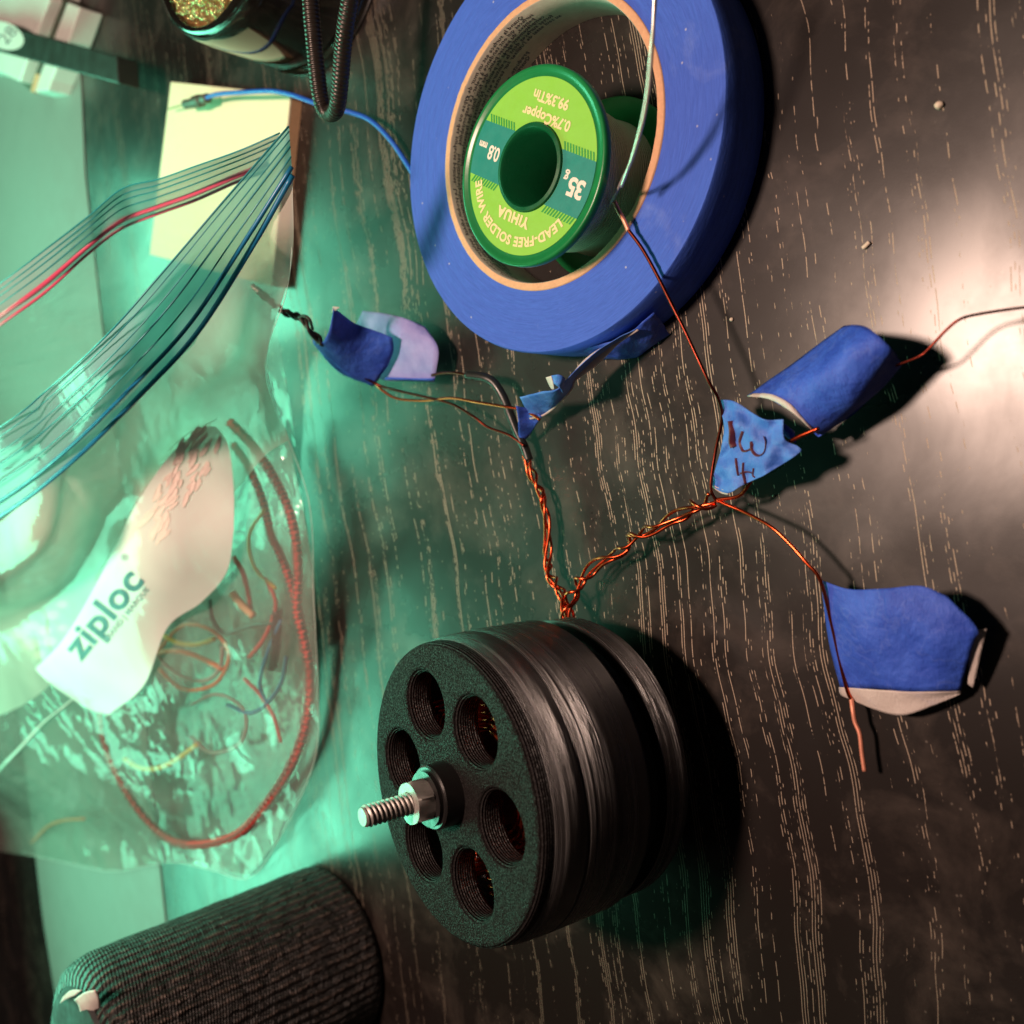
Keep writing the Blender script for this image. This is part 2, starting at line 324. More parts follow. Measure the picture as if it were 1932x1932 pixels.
def tube_geo(P, r, sides=10, flat=1.0, cap=True, closed_uv=False):
    V, Fc, UV = [], [], []; fr = frames(P); s = 0
    for i, p in enumerate(P):
        if i: s += (P[i] - P[i - 1]).length
        rr = r(i / (len(P) - 1), s) if callable(r) else r
        for k in range(sides):
            a = 2 * math.pi * k / sides
            V.append(p + fr[i][1] * math.cos(a) * rr + fr[i][2] * math.sin(a) * rr * flat); UV.append((s * S, k / sides))
    for i in range(len(P) - 1):
        for k in range(sides):
            a, b = i * sides + k, i * sides + (k + 1) % sides; Fc.append((a, b, b + sides, a + sides))
    if cap: Fc.append(tuple(range(sides))[::-1]); Fc.append(tuple(range(len(V) - sides, len(V))))
    return V, Fc, UV
def tube(name, pts, r, mat, parent=None, n=8, sides=10, flat=1.0, px=True):
    P = cr([W(*p) for p in pts] if px else pts, n)
    V, Fc, UV = tube_geo(P, r, sides, flat); return mesh(name, V, Fc, mat, parent, uv=UV)
def join(parts):
    V, Fc = [], []
    for v, f in parts: Fc += [tuple(i + len(V) for i in q) for q in f]; V += list(v)
    return V, Fc
def patch(rows, nu=8, nv=8, wr=0, ws=.06, seed=0, px=True):
    """smooth sheet through a grid of control points"""
    R = [[W(*p) if px else Vector(p) for p in r] for r in rows]
    R = [cr(r, nu) for r in R]; cols = [cr([r[j] for r in R], nv) for j in range(len(R[0]))]
    nr, nc = len(cols[0]), len(cols); V = []
    for i in range(nr):
        for j in range(nc):
            p = cols[j][i].copy()
            if wr: q = p * ws + Vector((seed, 0, 0)); p.z += wr * noise.noise(q); p.x += wr * .5 * noise.noise(q + Vector((9, 3, 1)))
            V.append(p)
    Fc = [(i * nc + j, i * nc + j + 1, (i + 1) * nc + j + 1, (i + 1) * nc + j) for i in range(nr - 1) for j in range(nc - 1)]
    return V, Fc
def sheet_on(rows, Hf, nu=8, nv=8, d=0, wr=0, ws=.06, seed=0):
    R_ = [cr([Vector((x, y, 0)) for x, y in r], nu) for r in rows]; cols = [cr([r[j] for r in R_], nv) for j in range(len(R_[0]))]
    nr, nc = len(cols[0]), len(cols); V = []
    for i in range(nr):
        for j in range(nc):
            q = cols[j][i]; p = W(q.x, q.y, Hf(q.x, q.y) + d)
            if wr: p = W(q.x, q.y, max(.8, Hf(q.x, q.y) + d + wr * noise.noise(p * ws + Vector((seed, 0, 0)))))
            V.append(p)
    return V, [(i * nc + j, i * nc + j + 1, (i + 1) * nc + j + 1, (i + 1) * nc + j) for i in range(nr - 1) for j in range(nc - 1)]
def lathe(prof, n=96, closed=False):
    V = [Vector((r * math.cos(2 * math.pi * k / n), r * math.sin(2 * math.pi * k / n), z)) for r, z in prof for k in range(n)]
    m = len(prof); Fc = [(i * n + k, i * n + (k + 1) % n, ((i + 1) % m) * n + (k + 1) % n, ((i + 1) % m) * n + k) for i in range(m if closed else m - 1) for k in range(n)]
    return V, Fc
def to_px_prism(poly, h0, h1):
    """solid whose top outline is seen along the pixel polygon at height h1 and which stands down to h0"""
    top = [W(x, y, h1) for x, y in poly]; bot = [Vector((p.x, p.y, h0)) for p in top]; n = len(top)
    return top + bot, [tuple(range(n)), tuple(range(2 * n - 1, n - 1, -1))] + [(i, i + n, (i + 1) % n + n, (i + 1) % n) for i in range(n)]
def bevel(o, wmm, seg=2):
    md = o.modifiers.new('b', 'BEVEL'); md.width = wmm * S; md.segments = seg; md.limit_method = 'ANGLE'; return o
DG = bpy.context.evaluated_depsgraph_get
def text_geo(body, size, extrude=.0, space=1.0, bold=.0, shear=0, align='CENTER', res=3):
    cu = bpy.data.curves.new('t', 'FONT'); cu.body = body; cu.size = size; cu.extrude = extrude; cu.space_character = space; cu.offset = bold
    cu.align_x = align; cu.align_y = 'CENTER'; cu.resolution_u = res; cu.shear = shear
    o = bpy.data.objects.new('t', cu); C.objects.link(o); bpy.context.view_layer.update()
    me = bpy.data.meshes.new_from_object(o.evaluated_get(DG())); V = [v.co.copy() for v in me.vertices]; Fc = [tuple(p.vertices) for p in me.polygons]
    bpy.data.objects.remove(o); bpy.data.curves.remove(cu); bpy.data.meshes.remove(me); return V, Fc
# ------------------------------------------------------------------ the table
c0 = W(966, 966); hw = 700
corn = [c0 + GR * sx * hw + AW * sy for sx, sy in ((-1, -500), (1, -500), (1, 700), (-1, 700))]
V = [Vector((p.x, p.y, 0)) for p in corn] + [Vector((p.x, p.y, -22)) for p in corn]
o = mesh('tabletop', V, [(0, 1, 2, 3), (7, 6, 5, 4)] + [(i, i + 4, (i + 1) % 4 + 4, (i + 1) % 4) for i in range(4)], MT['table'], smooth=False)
tag(o, 'black wood grain tabletop with pale pores, dust and glossy reflections', 'table', kind='structure')
# pale strip added along the far side in place of the monitor's reflection
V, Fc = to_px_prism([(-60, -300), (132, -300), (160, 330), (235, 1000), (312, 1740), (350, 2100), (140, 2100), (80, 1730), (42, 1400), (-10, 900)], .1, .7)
tag(mesh('reflection_strip', V, Fc, MT['pale_reflection'], smooth=False), 'long pale strip at the far left edge, running behind the bag, added as the teal screen reflection', 'reflection strip')
# ------------------------------------------------------------------ roll of painter's tape
tc = cw(Vector((8.2, -101.2, 259.6))); TH = 18.0; tc.z = 0; R1, R2, R3 = 57.0, 39.8, 37.6
roll = thing('tape_roll', 'large roll of blue painter\'s tape lying flat round the green solder spool', 'tape roll', tc)
prof = [(R2, .2), (R1 - .3, .2), (R1, .6), (R1, TH - .6), (R1 - .4, TH)] + [(R1 - .4 - (R1 - R2 - .4) * k / 14, TH + .12 * math.sin(k * 2.3)) for k in range(1, 15)] + [(R2, TH - .5)]
V, Fc = lathe(prof, 160, True); V = [v + Vector((0, 0, 0)) for v in V]
mesh('tape_winding', V, Fc, MT['tape_side'], roll, world=False, autosm=50)
V, Fc = lathe([(R2, .2), (R2, TH + .45), (R2 - .3, TH + .6), (R3 + .2, TH + .6)], 160)
for i, v in enumerate(V):
    q = noise.noise(Vector((math.atan2(v.y, v.x) * 26, v.z, 2))) * .18
    if v.z > TH: v.z += q
V2, F2 = lathe([(R3 + .2, TH + .6), (R3, TH + .3), (R3, .2), (R2, .2)], 160)
core = mesh('cardboard_core', *join([(V, Fc)]), MT['kraft_core'], roll, world=False)
liner = mesh('core_liner', V2, F2, MT['core_in'], core, world=False)
LINES = ["Quand la surface est un mur de gypse ou des surfaces peintes.  Le produit adh\u00e9sif  appliquer le ruban.  enlever sans r\u00e9sidu",
 "surfaces qui ont tendance \u00e0 peler. La responsabilit\u00e9    barnizados/poliuretanos ni en superficies. Con tendencia a pelarse",
 "peintes, du papier peint, des faux finis, des laques/vernis/    recientemente, papel tapiz, acabados falsos o lacas",
 "compl\u00e8tement apr\u00e8s de peindre. N'utilisez pas sur des    instrucciones: aplique la cinta en superficies secas",
 "fortes surfaces dont la peinture est bien s\u00e9ch\u00e9e, le bois, le verre    quite la cinta lentamente en un \u00e1ngulo",
 "au seul essai de l'utiliser sur toutes les surfaces    producto. Pruebe primero en un \u00e1rea peque\u00f1a",
 "", "producto, recomendamos    est li\u00e9e \u00e0 ce produit", "Quartier responsable    de ce produit", "responsabilit\u00e9"]
a0 = None
def tape_ang(px, py):
    p = W(px, py, TH) - tc; return math.atan2(p.y, p.x)
astart = tape_ang(1060, -70); turn = -1 if ((tape_ang(845, 260) - astart) % (2 * math.pi)) > math.pi else 1
parts = []
for li, tx in enumerate(LINES):
    if not tx: continue
    V, Fc = text_geo(tx, 2.15, 0, 1.0, .045, align='LEFT', res=1)
    xo = [26, 22, 24, 20, 17, 14, 0, 44, 46, 60][li] * .55
    zc = TH - 1.1 - li * 1.72; out = []
    for v in V:
        s = v.x + xo; a = astart + turn * s / R3; r = R3 - .06
        out.append(Vector((r * math.cos(a), r * math.sin(a), zc + v.y)))
    parts.append((out, Fc))
mesh('printed_instructions', *join(parts), MT['ink'], liner, world=False, smooth=False)
# loose torn end hanging at the bottom of the roll
rows = [[(1075, 660, 11), (1130, 652, 12), (1190, 625, 12), (1235, 590, 13)], [(1110, 671, 5), (1160, 672, 5), (1210, 650, 6), (1250, 610, 6)], [(1135, 678, 1), (1180, 676, .8), (1210, 670, .8), (1262, 630, 1)]]
V, Fc = patch(rows, 6, 5, 1.0, .3); mesh('loose_tape_end', V, Fc, MT['tape'], roll, thick=.15)
# ------------------------------------------------------------------ solder spool
RS = 25.0; HS = 33.0
sc_ = cw(Vector((4.81, -88.86, 244.92))); sc_.z = 0
sx = (W(880, 190, HS) - W(1150, 285, HS)); sx.z = 0; sx.normalize()       # reading direction of the label
sx = (W(866, 182, HS) - W(953, 214, HS)).normalized(); sx.z = 0; sx.normalize(); sz = Vector((0, 0, 1)); sy = sz.cross(sx)
spool = thing('solder_spool', 'green plastic spool of solder wire with lime label, standing inside the blue tape roll', 'solder spool', sc_, (sx, sy, sz))
RH = 10.3
V, Fc = lathe([(RH, 0.2), (RS - .4, .2), (RS, .6), (RS, 1.6), (RS - .4, 2.0), (RH, 2.0)], 96, True); mesh('bottom_flange', V, Fc, MT['green'], spool, world=False, autosm=50)
V, Fc = lathe([(RH, HS - 2.2), (RS - .5, HS - 2.2), (RS, HS - 1.8), (RS, HS + .1), (RS - .3, HS + .45), (RS - 1.1, HS + .45), (RS - 1.6, HS), (RS - 2.4, HS - .1), (RH, HS - .1)], 128, True); mesh('top_flange', V, Fc, MT['green'], spool, world=False, autosm=50)
V, Fc = lathe([(RH - .8, .3), (RH - .8, HS + .2), (RH - .3, HS + .75), (RH + .6, HS + .6), (RH + .8, HS + .1), (RH + .5, HS - 1), (RH + .5, 2)], 96); hub = mesh('hub_tube', V, Fc, MT['green_dark'], spool, world=False, autosm=50)
V, Fc = lathe([(RH + .5, 2.05), (17.5, 2.05), (18.4, 3), (18.0, 9), (18.9, 15), (18.4, 22), (19.2, 29), (18.8, 30.7), (RH + .5, 30.7)], 96); mesh('wound_solder', V, Fc, MT['solder_wound'], spool, world=False)
RL = RS - 2.9
V, Fc = lathe([(RH + .95, HS + .02), (RL, HS + .02)], 128); lab = mesh('paper_label', V, Fc, MT['lime'], spool, world=False)
# band across the label, clipped to the ring between hub and rim
def ringstrip(y0, y1, z, ny=24):
    V2, F2 = [], []
    for sg in (-1, 1):
        k0 = len(V2)
        for j in range(ny + 1):
            y = y0 + (y1 - y0) * j / ny; V2 += [Vector((sg * math.sqrt((RH + 1) ** 2 - y * y), y, z)), Vector((sg * math.sqrt(RL ** 2 - y * y), y, z))]
        for j in range(ny): a_ = k0 + 2 * j; F2.append((a_, a_ + 1, a_ + 3, a_ + 2) if sg > 0 else (a_, a_ + 2, a_ + 3, a_ + 1))
    return V2, F2
BH = 8.9
mesh('teal_band', *ringstrip(-BH + 1.9, BH - 1.9, HS + .06), MT['tealband'], lab, world=False, smooth=False)
parts = []
for s in (-1, 1):
    for k in range(-24, 25):
        x = k * 1.02; y0, y1 = s * (BH - 1.9), s * BH
        q = [(x, y0), (x + .55, y0), (x + 1.5, y1), (x + .95, y1)]
        if all(RH + 1 < math.hypot(*p) < RL for p in q): parts.append(([Vector((a, b, HS + .065)) for a, b in q], [(0, 1, 2, 3) if s > 0 else (3, 2, 1, 0)]))
mesh('hatched_lines', *join(parts), MT['stripe'], lab, world=False, smooth=False)
def dice(V, Fc, cuts=3):
    bm = bmesh.new(); vs = [bm.verts.new(v) for v in V]
    for f in Fc:
        try: bm.faces.new([vs[i] for i in f])
        except ValueError: pass
    bmesh.ops.triangulate(bm, faces=bm.faces[:])
    for _ in range(cuts):
        L_ = [e for e in bm.edges if e.calc_length() > 4]
        if L_: bmesh.ops.subdivide_edges(bm, edges=L_, cuts=1); bmesh.ops.triangulate(bm, faces=bm.faces[:])
    bm.verts.index_update(); out = [v.co.copy() for v in bm.verts], [tuple(v.index for v in f.verts) for f in bm.faces]; bm.free(); return out
def flat_text(tx, size, x, y, z, bold=.0, space=1.0, shear=0, sc=(1, 1)):
    V, Fc = text_geo(tx, size, 0, space, bold, shear); return [Vector((v.x * sc[0] + x, v.y * sc[1] + y, z)) for v in V], Fc
def arc_text(tx, size, R, z, a_mid, bold=.0, space=1.05):
    V, Fc = text_geo(tx, size, 0, space, bold, res=4); out = []
    for v in V:
        a = a_mid - v.x / R; r = R + v.y; out.append(Vector((r * math.cos(a), r * math.sin(a), z)))
    return out, Fc
zt = HS + .10
mesh('wire_type_lettering', *arc_text('LEAD-FREE SOLDER WIRE', 3.4, 18.6, zt, math.pi / 2 - .03, .13, 1.06), MT['print_cream'], lab, world=False, smooth=False)
mesh('maker_lettering', *flat_text('YiHUA', 3.7, 0.3, 12.9, zt, .2, 1.15), MT['print_cream'], lab, world=False, smooth=False)
mesh('alloy_lettering', *join([flat_text('0.7%Copper', 3.5, -.3, -12.5, zt, .12), flat_text('99.3%Tin', 3.5, 0.1, -17.0, zt, .12)]), MT['print_cream'], lab, world=False, smooth=False)
mesh('weight_lettering', *join([flat_text('35', 6.2, -17.4, .2, zt, .22, .9), flat_text('g', 3.4, -13.2, -1.2, zt, .08)]), MT['print_white'], lab, world=False, smooth=False)
mesh('diameter_lettering', *join([flat_text('0.8', 5.0, 14.3, 0.0, zt, .12, .9, sc=(.8, 1)), flat_text('mm', 2.6, 19.2, -.9, zt, .12, sc=(.8, 1))]), MT['print_white'], lab, world=False, smooth=False)
tube('loose_solder_strand', [(1120, 430, 12), (1145, 395, 18), (1162, 365, 25), (1175, 338, 31), (1192, 300, 36), (1212, 235, 40), (1224, 170, 43), (1230, 100, 46), (1233, 40, 48), (1237, -60, 50), (1240, -150, 52)], .42, MT['solder'], spool)
tube('second_solder_strand', [(1172, 352, 31), (1190, 303, 35.3), (1208, 238, 39.3), (1220, 172, 42), (1227, 100, 45), (1235, 20, 47), (1243, -80, 49)], .40, MT['solder'], spool)
# ------------------------------------------------------------------ motor
NM = cdir(Vector((-.802, .066, -.593)).normalized()); NM.normalize()
fc = cw(Vector((-12.92, 55.96, 188.99)) * 1.268)
L = 48.0; bc = fc - NM * L
mz = NM
hx = W(1, 1)  # placeholder, replaced below
def on_face(px, py):
    d = cdir(Vector(((px - PP) / F, (py - PP) / F, 1))); o_ = Vector((0, 0, CAMH)); t = (fc - o_).dot(NM) / d.dot(NM); return o_ + d * t
z4 = lambda x, y: ((1050 + x / 1.84) * 1932 / 2992, (1750 + y / 1.84) * 1932 / 2992)
mx = (on_face(*z4(620, 710)) - fc); mx = (mx - NM * mx.dot(NM)).normalized(); my = mz.cross(mx)
motor = thing('brushless_motor', 'black 3D printed motor with six holes in its face and a steel bolt', 'motor', bc, (mx, my, mz))
r0 = 22.7; RB = 39.0
# top face: a disc with six round holes, rounded edges
cu = bpy.data.curves.new('f', 'CURVE'); cu.dimensions = '2D'; cu.fill_mode = 'BOTH'; cu.extrude = .0020; cu.bevel_depth = .0020; cu.bevel_resolution = 5; cu.offset = -.0020
def circ(x, y, r, n=64):
    sp = cu.splines.new('POLY'); sp.points.add(n - 1); sp.use_cyclic_u = True
    for k in range(n): a = 2 * math.pi * k / n; sp.points[k].co = ((x + r * math.cos(a)) * S, (y + r * math.sin(a)) * S, 0, 1)
circ(0, 0, RB - .9, 160)
for k in range(6): a = k * math.pi / 3; circ(r0 * math.cos(a), r0 * math.sin(a), 8.5)
o = bpy.data.objects.new('f', cu); C.objects.link(o); bpy.context.view_layer.update()
me = bpy.data.meshes.new_from_object(o.evaluated_get(DG())); V = [v.co / S + Vector((0, 0, L - 4.0)) for v in me.vertices]; Fc = [tuple(p.vertices) for p in me.polygons]
bpy.data.objects.remove(o); bpy.data.meshes.remove(me)
mesh('perforated_face', V, Fc, MT['pla_face'], motor, world=False, autosm=35)
# bell, stepped rings as printed
pr = [(RB - 1.0, L - 3.6), (RB - .75, L - 4.2), (RB - .35, L - 5.2), (RB, L - 7), (RB + .26, L - 12.4), (RB + .16, L - 12.7), (RB + .16, L - 13.3), (RB + .30, L - 13.6), (RB + .34, L - 15.6), (RB + .29, L - 15.9), (RB + .34, L - 16.8), (RB + .38, L - 32.4), (RB, L - 33.0), (RB - 3.6, L - 33.0), (RB - 3.6, L - 4.7), (RB - 2, L - 4.4)]
V, Fc = lathe(pr, 180, True); mesh('rotor_bell', V, Fc, MT['pla'], motor, world=False, autosm=35)
V, Fc = lathe([(0, 3), (RB - 4.2, 3), (RB - 4, 9), (RB - 4.2, L - 33.6), (RB - 6, L - 33.4), (0, L - 33.4)], 160); mesh('stator_neck', V, Fc, MT['pla'], motor, world=False, autosm=35)
V, Fc = lathe([(0, 0), (RB - 1.8, 0), (RB - 1.3, .6), (RB - 1.2, 2.0), (RB - .6, 2.2), (RB - .6, 8.2), (RB - .9, 8.6), (RB - 5, 8.6)], 160); mesh('base_ring', V, Fc, MT['pla'], motor, world=False, autosm=35)
V, Fc = lathe([(0, -5), (24, -5), (25, -4.4), (25, .1)], 64); mesh('mounting_boss', V, Fc, MT['black'], motor, world=False, autosm=35)
V, Fc = lathe([(0, -11.2), (5, -11.2), (5.3, -10.8), (5.3, -4.9)], 24); mesh('bolt_head', V, Fc, MT['steel'], motor, world=False, autosm=35)
V, Fc = lathe([(0, L - 22), (RB - 4, L - 22), (RB - 7, L - 33)], 60); st = mesh('stator_core', V, Fc, MT['black_matt'], motor, world=False, autosm=35)
for k in range(12):      # wound stator teeth seen through the holes
    a = k * math.pi / 6 + .2; cxx, cyy = math.cos(a), math.sin(a); P = []
    for t in range(9 * 24 + 1):
        q = t / 24; b = 2 * math.pi * q; rr = 13.5 + q * 2.0; wv = 3.7
        tw_ = wv * max(-1, min(1, 1.5 * math.cos(b))); zz = L - 16.5 + 5.2 * max(-1, min(1, 1.5 * math.sin(b))) - 5
        P.append(Vector((cxx * rr - cyy * tw_, cyy * rr + cxx * tw_, zz + 4)))
    V, Fc, UV = tube_geo(P, .62, 6); mesh('copper_winding', V, Fc, MT['copper'], st, world=False)
V, Fc = lathe([(0, L - .2), (8.1, L - .2), (8.0, L + 5.0), (7.6, L + 5.4), (0, L + 5.4)], 72); mesh('shaft_collar', V, Fc, MT['black'], motor, world=False, autosm=35)
V, Fc = lathe([(2.6, L + 5.4), (6.9, L + 5.4), (6.9, L + 6.5), (2.6, L + 6.5)], 60, True); mesh('washer', V, Fc, MT['black'], motor, world=False, autosm=35)
# hex nut with chamfered corners
AF = 5.0; z0, z1 = L + 6.5, L + 11.2; V, Fc = [], []; nn = 72
def hexr(a): return AF / math.cos(((a + math.pi / 6) % (math.pi / 3)) - math.pi / 6)
for z, lim in ((z0, AF * 1.03), (z0 + .75, 99), (z1 - .75, 99), (z1, AF * 1.03), (z1, 2.9), (z1 - .5, 2.45)):
    for k in range(nn):
        a = 2 * math.pi * k / nn; r = min(hexr(a), lim); zz = z
        V.append(Vector((r * math.cos(a), r * math.sin(a), zz)))
for i in range(5):
    for k in range(nn): Fc.append((i * nn + k, i * nn + (k + 1) % nn, (i + 1) * nn + (k + 1) % nn, (i + 1) * nn + k))
mesh('hex_nut', V, Fc, MT['steel'], motor, world=False, autosm=25)
# threaded shaft as a true helix
V, Fc = [], []; nz, na, p_ = 190, 40, 1.25; za, zb = L + 5, L + 24.0
for i in range(nz + 1):
    z = za + (zb - za) * i / nz
    for k in range(na):
        ph = (z / p_ - k / na) % 1; r = 2.15 + .62 * (1 - abs(2 * ph - 1)) ** .8
        if z > zb - .9: r = min(r, 2.15 + .45 * (zb - z) / .9)
        a = 2 * math.pi * k / na; V.append(Vector((r * math.cos(a), r * math.sin(a), z)))
for i in range(nz):
    for k in range(na): Fc.append((i * na + k, i * na + (k + 1) % na, (i + 1) * na + (k + 1) % na, (i + 1) * na + k))
Fc.append(tuple(range(nz * na, nz * na + na)))
mesh('threaded_shaft', V, Fc, MT['steel'], motor, world=False, autosm=60)
# ------------------------------------------------------------------ copper leads
def braid(name, pts, rad, wr, turns, mat, parent, strands=3, seed=0):
    P = cr([W(*p) for p in pts], 16); fr = frames(P); lens = [0]
    for i in range(1, len(P)): lens.append(lens[-1] + (P[i] - P[i - 1]).length)
    parts = []
    for s in range(strands):
        Q = []
        for i, p in enumerate(P):
            a = 2 * math.pi * (s / strands + turns * lens[i] / lens[-1] + .8 * math.sin(lens[i] * .23 + seed + s * .8)/6.28*1.6); k = rad * (1 + .65 * math.sin(lens[i] * .31 + s * 2 + seed))
            Q.append(p + fr[i][1] * math.cos(a) * k + fr[i][2] * math.sin(a) * k + Vector((0, 0, rad)))
        v, f, _ = tube_geo(Q, wr, 8); parts.append((v, f))
    return mesh(name, *join(parts), mat, parent)
braid('braided_lead', [(1083, 1215, 13), (1075, 1167, 11), (1065, 1120, 8), (1037, 1077, 6), (1034, 1030, 5), (1032, 973, 5), (1024, 937, 5), (1007, 893, 5), (994, 856, 5)], 1.0, .46, 3.4, MT['copper'], motor)
braid('braided_lead', [(1087, 1215, 13), (1078, 1165, 11), (1087, 1124, 9), (1114, 1084, 8), (1147, 1060, 8), (1181, 1040, 8), (1207, 1010, 9), (1248, 997, 10), (1290, 975, 10), (1319, 957, 11), (1353, 943, 11)], 1.35, .46, 3.6, MT['copper'], motor, seed=2)
def strand(pts, mat='copper_dark', r=.46, name='copper_strand'): return tube(name, pts, r, MT[mat], motor)
tube('insulating_sleeve', [(998, 868, 5.5), (990, 845, 6), (976, 815, 7), (962, 780, 8), (950, 750, 9), (932, 722, 10), (912, 711, 11), (880, 707, 12)], 1.35, MT['sleeve'], motor, sides=14, flat=.8)
strand([(888, 709, 12), (860, 704, 12), (835, 704, 11), (815, 708, 11)])
strand([(1018, 792, 11), (1005, 783, 11), (985, 773, 11), (950, 767, 12), (900, 759, 12), (850, 751, 11), (800, 756, 10), (750, 752, 10), (722, 737, 11), (700, 718, 12), (650, 690, 22), (600, 642, 33)], 'copper')
strand([(990, 842, 7), (960, 821, 8), (920, 806, 9), (893, 786, 10), (853, 763, 10), (806, 750, 11), (746, 736, 11), (709, 724, 12), (650, 688, 22), (600, 640, 33)])
braid('burnt_wire_end', [(612, 652, 34), (590, 625, 36), (570, 602, 38), (545, 590, 40), (520, 575, 42), (497, 556, 44), (484, 545, 45)], .62, .62, 3.2, MT['burnt'], motor, 3, 1)
tube('twisted_hook', [(590, 622, 37), (584, 603, 39), (573, 596, 39.5), (562, 600, 39)], .5, MT['burnt'], motor)
tube('tinned_wire_tip', [(490, 551, 45), (481, 544, 46), (474, 538, 47)], lambda t, s: 1.25 - .45 * t, MT['tin'], motor)
strand([(1352, 946, 12), (1341, 918, 13), (1350, 850, 13), (1362, 790, 14), (1355, 752, 16), (1338, 722, 18), (1318, 680, 19), (1290, 620, 19.5), (1265, 570, 20), (1240, 520, 20.3), (1212, 470, 20.8), (1184, 432, 21.5)])
strand([(1186, 435, 21.5), (1177, 415, 22), (1167, 398, 23), (1159, 380, 24)], 'copper_bare', .62, 'stripped_wire_tip')
strand([(1350, 943, 12), (1393, 936, 12), (1413, 913, 13), (1433, 886, 14), (1473, 846, 16), (1503, 826, 17), (1545, 808, 17)], 'copper')
strand([(1690, 690, 14), (1735, 672, 13), (1755, 655, 13), (1785, 623, 13), (1812, 602, 13), (1850, 592, 12), (1932, 580, 10), (2020, 572, 8)], 'copper_dark', .30)
strand([(1350, 943, 12), (1370, 952, 12), (1403, 966, 12), (1453, 993, 13), (1487, 1023, 13), (1520, 1060, 13), (1548, 1096, 12), (1570, 1180, 9), (1595, 1290, 6), (1608, 1325, 5)], 'copper')
strand([(1606, 1318, 5), (1609, 1340, 6), (1613, 1362, 6), (1622, 1385, 6), (1626, 1420, 6), (1631, 1455, 6)], 'copper_bare', .55, 'stripped_wire_tip')
# ------------------------------------------------------------------ tape flags on the leads
GF = 'blue tape flags stuck on the motor leads'
fl = thing('tape_flag', 'folded blue tape flag with an open pale leaf, on the burnt twisted wire end', 'tape flag', W(705, 690, 0), None, GF)
V, Fc = patch([[(591, 648, 34), (647, 703, 22), (706, 728, 11)], [(604, 648, 36), (660, 678, 24), (722, 704, 12)], [(622, 625, 38), (670, 645, 26), (741, 668, 14)], [(629, 582, 40), (672, 610, 28), (743, 638, 17)]], 8, 6, .8, .15)
a = mesh('front_leaf', V, Fc, MT['tape'], fl, thick=.18)
V, Fc = patch([[(588, 640, 33), (597, 655, 31), (640, 702, 20), (703, 729, 9)], [(594, 645, 33.5), (603, 656, 31.5), (650, 694, 20.5), (712, 718, 10)]], 6, 3, .4, .3); mesh('fold_spine', V, Fc, MT['tape'], fl, thick=.2)
V, Fc = patch([[(640, 690, 9), (725, 716, 8), (819, 720, 7)], [(665, 640, 9), (740, 660, 12), (824, 690, 9)], [(675, 610, 12), (745, 622, 14), (826, 653, 9)], [(685, 587, 14), (754, 597, 14), (802, 617, 9)]], 8, 6, .7, .1)
mesh('pale_leaf', V, Fc, MT['tape_light'], fl, thick=.18)
V, Fc = patch([[(725, 716, 9.2), (780, 718, 9), (820, 719, 8)], [(728, 712, 9.6), (780, 714, 10), (820, 714, 8.9)]], 6, 2); mesh('blue_edge', V, Fc, MT['tape'], fl, thick=.25)
V, Fc = patch([[(626, 590, 39), (634, 586, 39)], [(628, 578, 40.2), (641, 580, 40)]], 4, 3); mesh('torn_corner', V, Fc, MT['paper_white'], fl, thick=.2)
fl = thing('tape_flag', 'narrow twisted curl of blue tape with a white edge just below the tape roll', 'tape flag', W(1040, 780, 0), None, GF)
up = [(1203, 619, 13), (1143, 650, 17), (1092, 692, 20), (1066, 720, 22), (1048, 735, 23), (1014, 741, 21), (981, 750, 18)]
lw = [(1204, 622, 12), (1148, 657, 12), (1088, 708, 12), (1077, 735, 11), (1046, 768, 10), (1022, 785, 9), (1000, 790, 10)]
md = [((a[0] + b[0]) / 2 + 2, (a[1] + b[1]) / 2 + 3, (a[2] + b[2]) / 2 - 1.5) for a, b in zip(up, lw)]
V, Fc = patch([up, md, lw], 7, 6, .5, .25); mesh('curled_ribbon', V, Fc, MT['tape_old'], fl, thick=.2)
V, Fc = patch([[(975, 766, 16), (1000, 772, 12), (1022, 785, 10)], [(977, 800, 12), (996, 802, 9), (1010, 805, 7)], [(979, 822, 8), (985, 832, 6), (992, 828, 5)]], 6, 6, .6, .3); mesh('lower_leaf', V, Fc, MT['tape'], fl, thick=.2)
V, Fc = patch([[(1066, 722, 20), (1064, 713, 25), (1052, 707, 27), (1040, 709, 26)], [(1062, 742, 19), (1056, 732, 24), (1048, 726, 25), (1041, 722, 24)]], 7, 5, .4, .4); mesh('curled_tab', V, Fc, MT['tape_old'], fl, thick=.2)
V, Fc = patch([[(1040, 709, 26), (1030, 712, 24)], [(1044, 722, 25), (1036, 726, 22)], [(1046, 734, 23), (1042, 736, 21)]], 5, 4); mesh('torn_edge', V, Fc, MT['paper_white'], fl, thick=.2)
e1 = cr([W(x, y, z + .8) for x, y, z in lw], 8); ww = lambda t, s: .32 + 1.5 * math.exp(-((t - .25) / .11) ** 2)
V, Fc, UV = tube_geo(e1, ww, 8, .35); mesh('white_edge', V, Fc, MT['paper_white'], fl)
fl = thing('tape_flag', 'light blue tape flag with brown handwriting on the right braided lead', 'tape flag', W(1420, 850, 0), None, GF)
hC = lambda x, y: 2.4 * noise.noise(Vector((x * .028, y * .028, 4))) + .45 * noise.noise(Vector((x * .07, y * .07, 9))) + 15 + (x - 1420) * .03 - (y - 850) * .01 + 2.2 * math.sin((x - 1340) / 60.)
